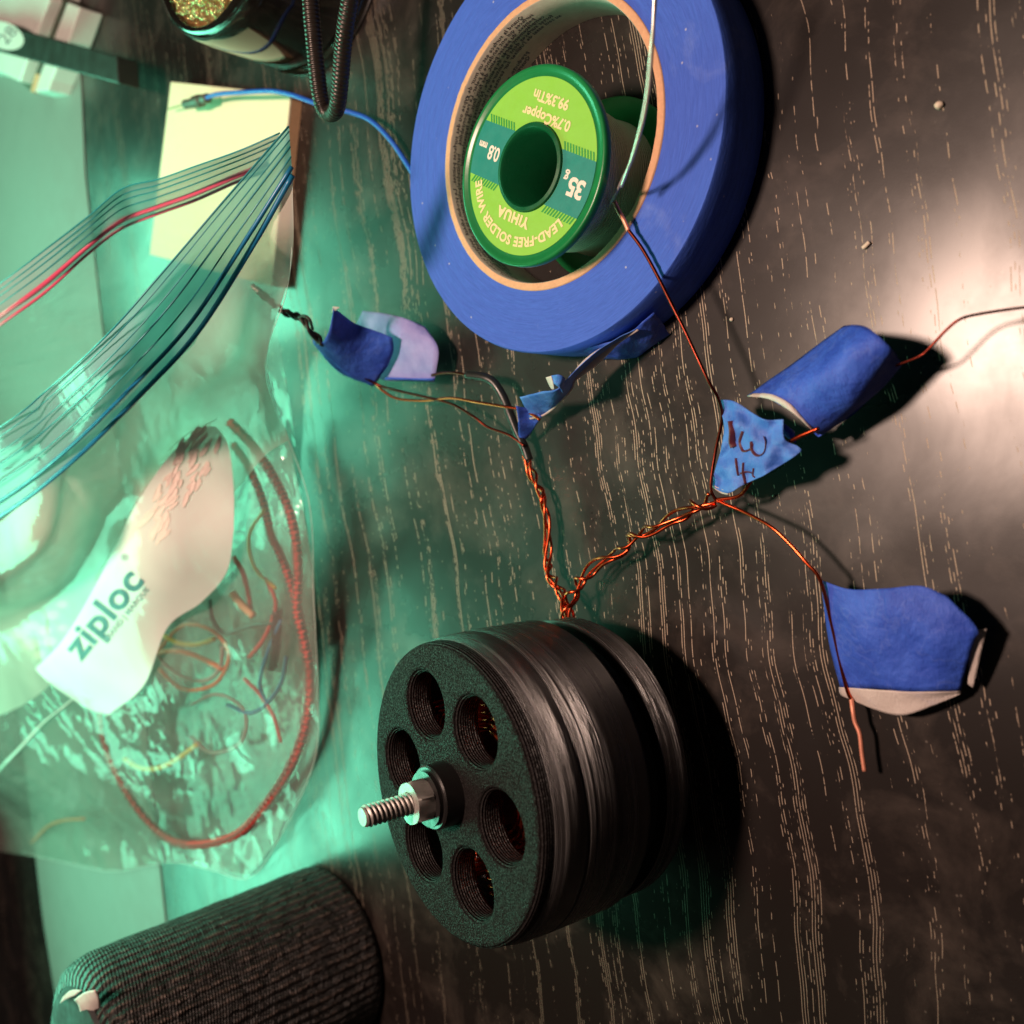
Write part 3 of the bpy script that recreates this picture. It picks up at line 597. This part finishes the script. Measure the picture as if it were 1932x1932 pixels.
g3 = [[(1353, 754), (1385, 757), (1420, 779), (1445, 792), (1478, 791)], [(1366, 800), (1395, 803), (1425, 815), (1455, 822), (1480, 828)], [(1362, 840), (1395, 845), (1430, 852), (1465, 850), (1507, 843)], [(1350, 885), (1380, 890), (1412, 893), (1447, 880), (1505, 857)], [(1341, 912), (1355, 925), (1376, 930), (1400, 916), (1440, 898)]]
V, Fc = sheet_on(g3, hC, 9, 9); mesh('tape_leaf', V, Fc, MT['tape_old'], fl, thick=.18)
V, Fc = patch([[(1440, 790, 11), (1475, 796, 9), (1500, 815, 7)], [(1455, 815, 10), (1480, 822, 9), (1503, 838, 10)]], 5, 4, .8, .3); mesh('folded_underside', V, Fc, MT['tape'], fl, thick=.18)
V, Fc = patch([[(x, y, hC(x, y) - d) for x, y, d in r] for r in ([(1341, 911, 0), (1356, 920, 0), (1376, 926, 0)], [(1343, 917, .5), (1358, 929, .5), (1374, 934, .5)])], 5, 3, .3, .6); mesh('white_edge', V, Fc, MT['paper_white'], fl, thick=.3)
z6 = lambda x, y: (1286 + x * .3342, 645.7 + y * .3342)
parts = []
for st_, r in (([(285, 445), (292, 500), (290, 560), (300, 590)], 1.1), ([(345, 505), (330, 560), (345, 610), (372, 612)], .42), ([(395, 560), (400, 610), (430, 640), (465, 620), (475, 570), (465, 535)], .48), ([(375, 612), (392, 600), (400, 570)], .35), ([(308, 655), (312, 700), (322, 752)], .38), ([(350, 680), (348, 740), (362, 798)], .38), ([(330, 742), (365, 732), (395, 738)], .3), ([(408, 712), (405, 750), (415, 762)], .35)):
    P = [];
    for x, y in st_: a, b = z6(x, y); P.append((a, b, hC(a, b) + .28))
    v, f, _ = tube_geo(cr([W(*p) for p in P], 6), r, 8, .3 if r < 1 else .25); parts.append((v, f))
mesh('handwriting', *join(parts), MT['pen'], fl)
fl = thing('tape_flag', 'rolled blue tape flag with torn white end, right of the handwritten one', 'tape flag', W(1560, 720, 0), None, GF)
L0 = [(1410, 748, 10), (1448, 752, 17), (1486, 772, 20), (1520, 800, 18), (1545, 820, 13), (1556, 816, 9), (1540, 800, 7)]
L1 = [(1500, 682, 11), (1543, 688, 20), (1575, 705, 22), (1612, 735, 19), (1632, 752, 14), (1640, 752, 10), (1610, 740, 7)]
L2 = [(1592, 614, 12), (1625, 614, 19), (1655, 632, 22), (1682, 655, 20), (1692, 672, 15), (1700, 690, 10), (1670, 690, 7)]
V, Fc = patch([L0, L1, L2], 6, 12, .9, .12, 3); mesh('rolled_leaf', V, Fc, MT['tape'], fl, thick=.2)
V, Fc = patch([[(1545, 824, 9), (1620, 772, 9), (1699, 693, 10)], [(1530, 815, 6), (1600, 775, 6), (1680, 705, 7)]], 8, 4, .5, .2); mesh('under_leaf', V, Fc, MT['tape'], fl, thick=.2)
E0 = [(x, y, z) for x, y, z in L0[:5]]; E1 = [(x + dx, y + dy, z + .3) for (x, y, z), dx, dy in zip(E0, (8, 4, 2, -3, -2), (-5, -9, -12, -10, -6))]
V, Fc = patch([[(x, y, z + .25) for x, y, z in E0], E1], 6, 2, .3, .5); mesh('torn_white_edge', V, Fc, MT['paper_white'], fl, thick=.25)
fl = thing('tape_flag', 'wide flat blue tape flag with a white strip along its lower edge', 'tape flag', W(1690, 1220, 0), None, GF)
rows = [[(1548, 1095, 10), (1603, 1110, 13), (1670, 1111, 14), (1735, 1107, 14), (1787, 1124, 12)], [(1556, 1150, 9), (1612, 1160, 13), (1680, 1165, 15), (1750, 1160, 14), (1842, 1185, 11)],
        [(1564, 1210, 7), (1620, 1215, 12), (1690, 1220, 13), (1760, 1220, 13), (1835, 1215, 10)], [(1583, 1296, 5), (1640, 1300, 8), (1700, 1303, 9), (1760, 1305, 9), (1812, 1304, 6)]]
V, Fc = patch(rows, 7, 8, 1.1, .09, 5); mesh('tape_leaf', V, Fc, MT['tape'], fl, thick=.2)
V, Fc = patch([[(1583, 1296, 4.6), (1640, 1300, 7.4), (1700, 1303, 8.4), (1760, 1305, 8.4), (1812, 1304, 5.5)], [(1584, 1306, 4), (1645, 1318, 6.5), (1700, 1325, 7), (1760, 1315, 7), (1812, 1307, 5)], [(1588, 1312, 3.5), (1650, 1338, 5), (1704, 1349, 6), (1762, 1331, 6), (1812, 1309, 5)]], 7, 5, .3, .1); mesh('white_strip', V, Fc, MT['paper_white'], fl, thick=.2)
V, Fc = patch([[(1838, 1190, 9.5), (1862, 1186, 8)], [(1830, 1230, 8), (1852, 1230, 7)], [(1826, 1290, 5), (1836, 1298, 4.5)]], 4, 7, .3, .2); mesh('folded_side', V, Fc, MT['paper_white'], fl, thick=.2)
# ------------------------------------------------------------------ pad of cream card
pad = thing('card_pad', 'cream topped pad of card with kraft brown side, under the bag', 'card pad', W(420, 350, 0))
q = [(322, 154), (548, 178), (512, 540), (282, 480)]
V, Fc = to_px_prism(q, 4.6, 5.6); bevel(mesh('cream_top_sheet', V, Fc, MT['cream'], pad, smooth=False), .2, 1)
V, Fc = to_px_prism(q, .2, 5.6); V = [v - Vector((0, 0, 1.05)) if v.z > 1 else v for v in V]; mesh('kraft_stack', V, Fc, MT['kraft'], pad, smooth=False)
# ------------------------------------------------------------------ blue jumper wire
jw = thing('jumper_wire', 'blue jumper wire with a dark connector lying over the cream pad', 'wire', W(480, 190, 0))
tube('wire_insulation', [(385, 186, 13), (410, 178, 15), (460, 174, 17), (510, 172, 18), (550, 179, 18), (590, 193, 16), (630, 205, 13), (665, 213, 10), (700, 228, 8), (735, 262, 6), (765, 305, 4), (790, 345, 3), (830, 400, 2)], .85, MT['blue_wire'], jw)
cn = tube('connector', [(350, 197, 12), (368, 193, 12.5), (392, 185, 13)], 2.0, MT['conn'], jw, sides=8, flat=.9); tube('collar', [(368, 193, 12.5), (374, 191, 12.6), (380, 189, 12.7)], 2.6, MT['conn'], cn, sides=6)
tube('pin', [(318, 206, 10), (335, 201, 11), (351, 197, 12)], .35, MT['pin'], jw)
# ------------------------------------------------------------------ gooseneck arm
P = cr([W(*p) for p in [(a_, b_, c_ * .66) for a_, b_, c_ in [(584, -70, 74), (586, 0, 72), (591, 63, 70), (597, 125, 67), (604, 180, 64), (613, 208, 62), (625, 214, 62), (636, 200, 65), (642, 150, 69), (646, 100, 72), (652, 50, 75), (660, 0, 77), (668, -80, 79)]]], 40)
V, Fc, UV = tube_geo(P, lambda t, s: 2.35 + .25 * abs(math.sin(s * math.pi / 1.15)), 16)
tag(mesh('gooseneck_arm', V, Fc, MT['goose']), 'thin black ribbed gooseneck arm bent in a narrow U above the cream pad', 'gooseneck')
# ------------------------------------------------------------------ brass wool pot
pb = W(598, -74, 0)
pot = thing('brass_wool_pot', 'glossy black tip cleaning pot filled with golden brass wool, at the top edge', 'pot', pb)
V, Fc = lathe([(0, .1), (40, .1), (41, .8), (41, 5), (39.8, 5.6), (39.8, 7), (40.4, 8), (40.6, 22), (40.2, 36), (39.4, 42), (38.3, 44.4), (36.8, 45.2), (35.6, 44.6), (35, 43), (35, 26), (0, 26)], 128); mesh('pot_body', V, Fc, MT['gloss'], pot, world=False)
V, Fc = [], []; n1, n2 = 34, 80
for i in range(n1 + 1):
    for k in range(n2):
        a = 2 * math.pi * k / n2; r = 34.9 * i / n1; V.append(Vector((r * math.cos(a), r * math.sin(a), 42.0 + 2.5 * (1 - (i / n1) ** 2) + 1.6 * noise.noise(Vector((r * math.cos(a), r * math.sin(a), 0)) * .45))))
Fc = [(i * n2 + k, i * n2 + (k + 1) % n2, (i + 1) * n2 + (k + 1) % n2, (i + 1) * n2 + k) for i in range(n1) for k in range(n2)]
wool = mesh('brass_wool', V, Fc, MT['wool'], pot, world=False)
parts = []
for k in range(1100):
    a, r = random.random() * 6.28, 33 * math.sqrt(random.random()); c = Vector((r * math.cos(a), r * math.sin(a), 43.3 + 2.5 * (1 - (r / 35) ** 2)))
    b = random.random() * 6.28; q = random.uniform(1.2, 2.6); Pq = []
    for t in range(7):
        th = t / 6 * 4.4 + b; Pq.append(c + Vector((q * math.cos(th) * .7, q * math.sin(th) * .7, .8 * math.sin(th * 1.7 + b))))
    v, f, _ = tube_geo(Pq, .26, 4, .35); parts.append((v, f))
mesh('wool_curls', *join(parts), MT['wool_bright'], wool, world=False)
# ------------------------------------------------------------------ top left: white block under a black bar with a number sticker
k4 = .1671
blk = thing('white_clamp_block', 'white plastic block half under the black bar at the top left corner', 'plastic block', W(60, 60, 0))
def pp(L_): return [(x * k4, y * k4) for x, y in L_]
bevel(mesh('main_block', *to_px_prism(pp([(-900, -500), (560, -300), (560, 0), (490, 170), (300, 700), (220, 920), (-20, 810), (-900, 700)]), .2, 16), MT['white_plastic'], blk, smooth=False), .8)
bevel(mesh('side_plate', *to_px_prism(pp([(760, 20), (900, 80), (770, 460), (580, 900), (540, 1020), (370, 1040), (610, 420)]), .2, 12), MT['white_plastic'], blk, smooth=False), .8)
bevel(mesh('clear_insert', *to_px_prism(pp([(580, -200), (730, 0), (600, 420), (400, 900), (340, 1030), (240, 930), (480, 350), (560, 0)]), .2, 10), MT['conn'], blk, smooth=False), .5)
mesh('orange_strip', *to_px_prism(pp([(400, 830), (432, 840), (370, 1040), (345, 1030)]), 10.1, 13), MT['kraft_core'], blk, smooth=False)
bar = thing('black_bar', 'flat black bar with a round white 28 sticker, at the top left', 'bar', W(100, 95, 0))
bq = [(-120, 15), (0, 47), (60, 62), (220, 106), (224, 158), (0, 98), (-120, 66)]
bevel(mesh('bar_body', *to_px_prism(bq, 16.3, 26), MT['dark_bar'], bar, smooth=False), .6)
HB_ = 26.0
V = [W(6 + 39 * math.cos(t / 48 * 6.2832) , 67 + 26 * math.sin(t / 48 * 6.2832) + 9 * math.cos(t / 48 * 6.2832), HB_ + .3) for t in range(48)]
stk = mesh('round_sticker', V, [tuple(range(48))[::-1]], MT['white_plastic'], bar, smooth=False)
tv, tf = text_geo('28', 38, 0, 1.0, -.6)
mesh('number_lettering', [W(15 + v.x * .62 + v.y * -.72, 67 - v.x * .72 - v.y * .50, HB_ + .5) for v in tv], tf, MT['ink'], stk, smooth=False)
# ------------------------------------------------------------------ ribbed black cylinder, bottom left
PB = W(582, 1634, 0); dd = Vector((PB.x, PB.y, 0)).normalized(); pe = Vector((-dd.y, dd.x, 0)); pe = pe if pe.dot(GR) > 0 else -pe
RC, HC = 34.0, 100.0; cb_ = Vector((PB.x, PB.y, 0)) + pe * RC
cyl = thing('mesh_cylinder', 'upright cylinder covered in ribbed black mesh, at the bottom left below the bag', 'cylinder', cb_)
pr = [(0, .3), (RC - 3, .3), (RC - 1, 1), (RC, 3)] + [(RC, 3 + (HC - 12) * k / 24) for k in range(1, 25)] + [(RC - .7, HC - 5.5), (RC - 2.2, HC - 2.8), (RC - 4.5, HC - 1), (RC - 8, HC)]
V, Fc = lathe(pr, 160)
for v in V:
    if 3 < v.z < HC - 2: q = 1 + .012 * noise.noise(v * .10); v.x *= q; v.y *= q
mesh('ribbed_sleeve', V, Fc, MT['ribbed'], cyl, world=False)
V, Fc = lathe([(RC - 7.9, HC - .6), (RC - 9, HC + 1.2), (RC - 12, HC + 1.6), (14, HC + 1.6), (13, HC + 7), (11, HC + 8), (0, HC + 8)], 96); mesh('top_cap', V, Fc, MT['black_matt'], cyl, world=False, autosm=40)
V, Fc = patch([[(120, 1880, HC + 2.6), (135, 1868, HC + 2.6), (155, 1868, HC + 2.6)], [(114, 1893, HC + 2.6), (126, 1885, HC + 2.6), (142, 1878, HC + 2.6)]], 5, 4); tg = mesh('white_tag', V, Fc, MT['paper_white'], cyl, thick=.4)
V, Fc = patch([[(140, 1886, HC + 2.6), (160, 1872, HC + 2.6), (180, 1868, HC + 2.6)], [(150, 1900, HC + 2), (170, 1894, HC + 1.4), (188, 1888, HC + .4)], [(156, 1940, HC - 1), (172, 1940, HC - 3), (190, 1932, HC - 5)]], 5, 5); mesh('white_tag', V, Fc, MT['paper_white'], cyl, thick=.4)
# ------------------------------------------------------------------ zip bag
HP = [(545, 238, 78), (347, 467, 98), (200, 634, 104), (0, 806, 106), (-200, 930, 104), (552, 334, 70), (481, 468, 80), (364, 646, 86), (200, 806, 90), (0, 980, 92), (540, 560, 46), (500, 640, 40), (460, 740, 38), (400, 800, 46), (300, 900, 58),
      (430, 930, 46), (280, 1050, 56), (120, 1250, 52), (180, 1200, 50), (440, 1000, 42), (380, 1130, 40), (260, 1300, 41), (205, 1348, 41), (0, 1400, 45), (560, 850, 10), (590, 1100, 9), (597, 1300, 8), (590, 1440, 6), (520, 1590, 4), (470, 1655, 2), (400, 1640, 3), (250, 1640, 3),
      (120, 1630, 3), (0, 1600, 4), (460, 1200, 24), (460, 1400, 20), (300, 1450, 24), (150, 1450, 30), (545, 950, 15), (510, 850, 22), (500, 1100, 22), (-150, 1300, 60), (-100, 1600, 5)]
def H(x, y):
    sw = sh = 0
    for a, b, h in HP: q = (x - a) ** 2 + (y - b) ** 2; d = math.exp(-q / 9800) + 1e-3 / (1 + q * 1e-4); sw += d; sh += d * h
    return sh / sw
bag = thing('zip_bag', 'large clear zip bag with a blue zipper and white brand panel, half open', 'zip bag', W(420, 1350, 0))
Z0 = [(545, 238), (400, 405), (300, 522), (200, 634), (90, 735), (0, 806), (-200, 930)]; Z1 = [(552, 334), (481, 462), (375, 630), (270, 745), (130, 882), (0, 980), (-200, 1100)]
zr = []
for k in range(4):
    t = k / 3; zr.append([(a[0] + (b[0] - a[0]) * t, a[1] + (b[1] - a[1]) * t) for a, b in zip(Z0, Z1)])
addh = lambda r, d=0: [(x, y, H(x, y) + d) for x, y in r]
V, Fc = patch([addh(r) for r in zr], 8, 4, 0); mesh('zipper_strip', V, Fc, MT['film_strip'], bag)
def zline(t, r, mat, name, A0=Z0, A1=Z1, hh=None, d=.9, n=8):
    P = [(a[0] + (b[0] - a[0]) * t, a[1] + (b[1] - a[1]) * t) for a, b in zip(A0, A1)]
    P = cr([W(x, y, (H(x, y) if hh is None else hh(t)) + d) for x, y in P], n); return tube_geo(P, r, 8)[:2]
mesh('zipper_track', *zline(.80, .62, 0, ''), MT['zip_blue'], bag); mesh('zipper_track', *zline(.97, .75, 0, ''), MT['zip_blue'], bag)
mesh('zipper_ridges', *join([zline(t, r, 0, '') for t, r in ((0.0, .28), (.10, .18), (.27, .18), (.40, .26), (.60, .22))]), MT['zip_fine'], bag)
# body of the front: from the zipper down to the pouch
r1 = [(550, 500), (505, 600), (420, 720), (320, 810), (190, 950), (40, 1120), (-200, 1230)]
r2 = [(500, 690), (470, 760), (410, 830), (320, 930), (210, 1040), (40, 1250), (-200, 1320)]
r3 = [(545, 830), (500, 860), (440, 930), (350, 1010), (220, 1130), (60, 1320), (-180, 1400)]
r4 = [(588, 1060), (530, 1070), (450, 1110), (370, 1160), (240, 1250), (90, 1390), (-150, 1480)]
r5 = [(598, 1280), (540, 1290), (450, 1310), (350, 1330), (230, 1390), (100, 1470), (-120, 1530)]
r6 = [(592, 1440), (530, 1460), (440, 1480), (340, 1490), (220, 1520), (110, 1545), (-110, 1570)]
r7 = [(520, 1590), (465, 1655), (400, 1640), (320, 1625), (215, 1642), (120, 1625), (-110, 1590)]
V, Fc = sheet_on([Z1, r1, r2, r3], H, 9, 10); mesh('upper_front_film', V, Fc, MT['film'], bag)
V, Fc = sheet_on([r3, r4, r5, r6, r7], H, 12, 14, 0, 2.4, .07, 2); mesh('lower_front_film', V, Fc, MT['film_clear'], bag)
B0 = [(528, 251, 70), (450, 285, 76), (368, 314, 80), (300, 338, 82), (231, 356, 86), (167, 408, 90), (80, 475, 96), (0, 535, 100), (-150, 640, 104)]
B1 = [(500, 322, 60), (440, 345, 64), (365, 378, 68), (290, 405, 72), (225, 432, 76), (165, 478, 84), (85, 550, 92), (0, 612, 98), (-150, 720, 102)]
b2 = [(520, 600, 14), (450, 640, 14), (390, 660, 14), (330, 680, 14), (270, 700, 14), (200, 720, 14), (90, 760, 14), (0, 800, 16), (-150, 860, 18)]
b3 = [(560, 860, 1), (480, 900, 1.5), (420, 930, 1.5), (350, 950, 1.5), (290, 970, 1.5), (220, 990, 1.5), (100, 1010, 1.5), (10, 1050, 1.5), (-150, 1100, 1.5)]
b4 = [(596, 1280, 1), (510, 1290, 1), (450, 1290, 1), (360, 1290, 1), (300, 1300, 1), (230, 1300, 1), (120, 1310, 1), (20, 1320, 1), (-150, 1320, 1)]
b5 = [(520, 1590, 1), (465, 1650, 1), (420, 1640, 1), (360, 1630, 1), (300, 1630, 1), (215, 1640, 1), (120, 1622, 1), (20, 1610, 1), (-110, 1590, 1)]
V, Fc = patch([B0, B1], 8, 4); mesh('back_zipper_strip', V, Fc, MT['film_strip_pink'], bag)
V, Fc = patch([B1, b2, b3, b4, b5], 6, 8, 1.2, .05, 8); mesh('back_film', V, Fc, MT['film_back'], bag)
B0x, B1x = [W(*p) for p in B0], [W(*p) for p in B1]
def bline(t, r, a=0, b=None): P = cr([p + (q - p) * t for p, q in zip(B0x, B1x)][a:b], 6); return tube_geo(P, r, 6)[:2]
mesh('back_zipper_track', *join([bline(.80, .8), bline(1.02, .5)]), MT['zip_red'], bag)
mesh('back_zipper_ridges', *join([bline(t, .22) for t in (0, .15, .3, .5)]), MT['zip_fine'], bag)
# white brand panel
P1 = [[(396, 803), (330, 848), (255, 955), (185, 1095), (120, 1205), (66, 1262)], [(412, 810), (362, 890), (295, 1000), (228, 1110), (160, 1210), (95, 1290)], [(432, 845), (400, 950), (335, 1060), (268, 1160), (202, 1245), (135, 1318)],
      [(441, 925), (425, 1030), (372, 1110), (304, 1180), (240, 1270), (172, 1340)], [(441, 1000), (428, 1078), (380, 1136), (316, 1184), (272, 1292), (206, 1349)]]
V, Fc = sheet_on(P1, H, 26, 26, 2.6); pan = mesh('brand_panel', V, Fc, MT['film_label'], bag)
def bt(tx, size, x, y, ux, uy, name, mat, bold=0, space=1, d=2.78, asp=1.0):
    """text running along (ux, uy) in the picture, its letters standing to the left of that direction"""
    tv, tf = dice(*text_geo(tx, size, 0, space, bold, res=4)); l_ = math.hypot(ux, uy); ux, uy = ux / l_, uy / l_; out = []
    for v in tv: a, b = x + v.x * asp * ux + v.y * uy, y + v.x * asp * uy - v.y * ux; out.append(W(a, b, H(a, b) + d))
    return mesh(name, out, tf, MT[mat], pan, smooth=False)
bt('ziploc', 72, 196, 1158, .62, -.78, 'brand_lettering', 'bag_text', 1.7, 1.05, asp=1.08)
bt('BRAND | MARQUE', 15, 238, 1160, .62, -.78, 'small_lettering', 'bag_text_light', .2, 1.05)
bt('\u00ae', 17, 236, 1052, .62, -.78, 'registered_mark', 'bag_text_light')
# pink printed blots on the bag
parts = []; rp = random.Random(4)
for k in range(60):
    u, v = rp.random(), rp.random(); x = 392 - 112 * u + (v - .5) * 62 * (1 - .4 * u); y = 822 + 190 * u + (v - .5) * 40; r = rp.uniform(5, 10); an = -.95 + rp.uniform(-.3, .3); pts = []
    for j in range(12):
        a = j / 12 * 6.2832; q = r * (1 + .4 * noise.noise(Vector((x + j * 3, y, 0)))); p, t = q * 2.0 * math.cos(a), q * .55 * math.sin(a); pts.append((x + p * math.cos(an) - t * math.sin(an), y + p * math.sin(an) + t * math.cos(an)))
    parts.append(([W(a, b, H(a, b) + 2.68 + k * .002) for a, b in pts], [tuple(range(12))]))
mesh('pink_lettering', *join(parts), MT['bag_pink'], pan, smooth=False)
parts = []
for (x, y, r) in [(40, 1195, 17), (62, 1180, 13), (85, 1190, 14), (60, 1215, 16), (100, 1160, 12), (118, 1140, 10), (95, 1210, 14), (120, 1185, 10), (75, 1235, 12)]:
    pts = [(x + r * math.cos(k / 16 * 6.2832) * (1 + .3 * noise.noise(Vector((x + k, y, 1)))), y + .7 * r * math.sin(k / 16 * 6.2832)) for k in range(16)]
    parts.append(([W(a, b, H(a, b) - 2) for a, b in pts], [tuple(range(16))]))
mesh('pink_backside_print', *join(parts), MT['bag_pink'], bag, smooth=False)
# fold creases that catch the light
parts = []
for pts in ([(0, 1452), (60, 1385), (130, 1322), (190, 1262)], [(410, 790), (330, 838), (255, 950), (180, 1095)], [(552, 334), (550, 480), (538, 560), (502, 690), (545, 830), (585, 960), (592, 1140), (600, 1300), (592, 1440), (522, 1590), (468, 1657), (400, 1642), (318, 1627), (215, 1644), (120, 1627), (40, 1608)]):
    P = cr([W(x, y, H(x, y) + 1) for x, y in pts], 8); parts.append(tube_geo(P, .11, 6)[:2])
mesh('seam', *join(parts), MT['film_label'], bag)
P = cr([W(x, y, H(x, y) + 1.2) for x, y in [(-30, 1480), (30, 1420), (80, 1366), (125, 1330), (160, 1300)]], 8); V, Fc, UV = tube_geo(P, lambda t, s: .9 * (1 - t) + .15, 8, .5); mesh('bright_fold', V, Fc, MT['film_label'], bag)
# ------------------------------------------------------------------ what is inside the bag
def inside(name, pts, r, mat, label, cat, group=None, k=.55, sides=10):
    o = tube(name, [(x, y, max(1.5 + r, H(x, y) * k)) for x, y in pts], r, MT[mat], None, 8, sides); return tag(o, label, cat, group)
inside('braided_cord', [(432, 795), (455, 818), (480, 845), (510, 890), (540, 950), (556, 1010), (562, 1080), (560, 1150), (572, 1200), (584, 1270), (580, 1350), (556, 1430), (515, 1500), (460, 1565), (410, 1588), (350, 1592), (300, 1570), (255, 1520), (215, 1450), (192, 1380), (188, 1290)], 1.9, 'cord', 'red and black braided cord looped right round inside the zip bag', 'cord', None, .6, 12)
inside('braided_cord', [(440, 838), (462, 870), (480, 905), (497, 950), (512, 1010), (530, 1050), (548, 1100), (566, 1170), (574, 1230)], 1.7, 'cord', 'short inner run of red and black braided cord beside the white bag panel', 'cord', None, .5, 12)
inside('hookup_wire', [(310, 1200), (340, 1214), (375, 1215), (405, 1205)], 1.0, 'yellow', 'short yellow wire inside the bag just right of the brand panel', 'wire')
inside('hookup_wire', [(235, 1432), (262, 1448), (295, 1450), (330, 1435), (375, 1402)], 1.1, 'yellow', 'curved yellow wire low inside the bag', 'wire')
inside('hookup_wire', [(290, 1232), (330, 1228), (370, 1238), (420, 1262)], 1.1, 'orange', 'orange wire curving below the short yellow one in the bag', 'wire')
inside('hookup_wire', [(292, 1190), (300, 1240), (340, 1275), (385, 1284), (414, 1262), (420, 1220)], .9, 'grey_wire', 'grey looped wire in the middle of the bag', 'wire')
inside('hookup_wire', [(440, 1050), (458, 1080), (470, 1130), (472, 1160)], 1.0, 'red', 'plain red wire beside the right side of the bag panel', 'wire', None, .7)
inside('hookup_wire', [(395, 1130), (402, 1170), (425, 1195), (470, 1182), (520, 1175)], .9, 'black', 'thin black wire crossing the middle of the bag', 'wire')
inside('hookup_wire', [(460, 1280), (490, 1310), (515, 1350), (530, 1400)], .7, 'red', 'thin straight red wire low in the bag inside the cord loop', 'wire')
inside('hookup_wire', [(530, 1170), (505, 1230), (490, 1290), (505, 1330)], .7, 'zip_blue', 'thin blue wire hanging beside the black housing in the bag', 'wire')
inside('hookup_wire', [(300, 1225), (345, 1180), (400, 1190), (432, 1235), (405, 1290), (345, 1300), (300, 1262)], .8, 'orange', 'tangled orange wire loop around the middle of the bag', 'wire')
inside('hookup_wire', [(470, 1240), (500, 1200), (520, 1140), (500, 1090)], .8, 'red', 'thin red wire between the black housing and the cord in the bag', 'wire')
inside('hookup_wire', [(430, 1330), (470, 1345), (500, 1330), (530, 1290), (540, 1240)], .8, 'zip_blue', 'dark blue wire curled beneath the thin red one in the bag', 'wire')
inside('hookup_wire', [(360, 1330), (410, 1310), (460, 1340), (455, 1400), (400, 1420), (360, 1390)], .7, 'grey_wire', 'thin grey wire coil at the bottom centre of the bag', 'wire')
inside('hookup_wire', [(500, 960), (470, 1010), (480, 1070), (520, 1110)], .7, 'yellow', 'thin yellow wire between the two braided cord runs', 'wire')
inside('hookup_wire', [(60, 1590), (90, 1560), (120, 1548), (160, 1545)], .9, 'orange', 'faint orange wire at the bottom left of the bag', 'wire')
o = inside('pin_connector', [(437, 1118), (455, 1140), (478, 1162)], 1.5, 'kraft_core', 'copper coloured connector pin near the middle of the bag', 'connector', None, .8)
o = inside('pin_housing', [(522, 1150), (520, 1210), (512, 1260)], 2.2, 'black', 'black connector housing on the right inside the bag', 'connector', None, .5, 6)
# ------------------------------------------------------------------ crumbs
for x, y, r, lb in ((1746, 198, .9, 'round pale crumb on the bare table at the upper right'), (1380, 603, .55, 'tiny pale crumb just right of the tape roll'), (1459, 936, .3, 'speck beside the handwritten tape flag')):
    x0 = {1746: 1772, 1459: 1459}.get(x, x)
    bm = bmesh.new(); bmesh.ops.create_icosphere(bm, subdivisions=2, radius=r)
    for v in bm.verts: v.co *= 1 + .35 * noise.noise(v.co * 1.3 + Vector((x, 0, 0)))
    p = W(x0, y, r * .7); tag(mesh('crumb', [v.co + p for v in bm.verts], [tuple(v.index for v in f.verts) for f in bm.faces], MT['crumb']), lb, 'crumb', 'crumbs on the table'); bm.free()
tag(tube('wood_splinter', [(1628, 468, .6), (1634, 463, .7), (1640, 457, .6)], .5, MT['crumb']), 'short pale splinter on the table right of the tape roll', 'splinter')
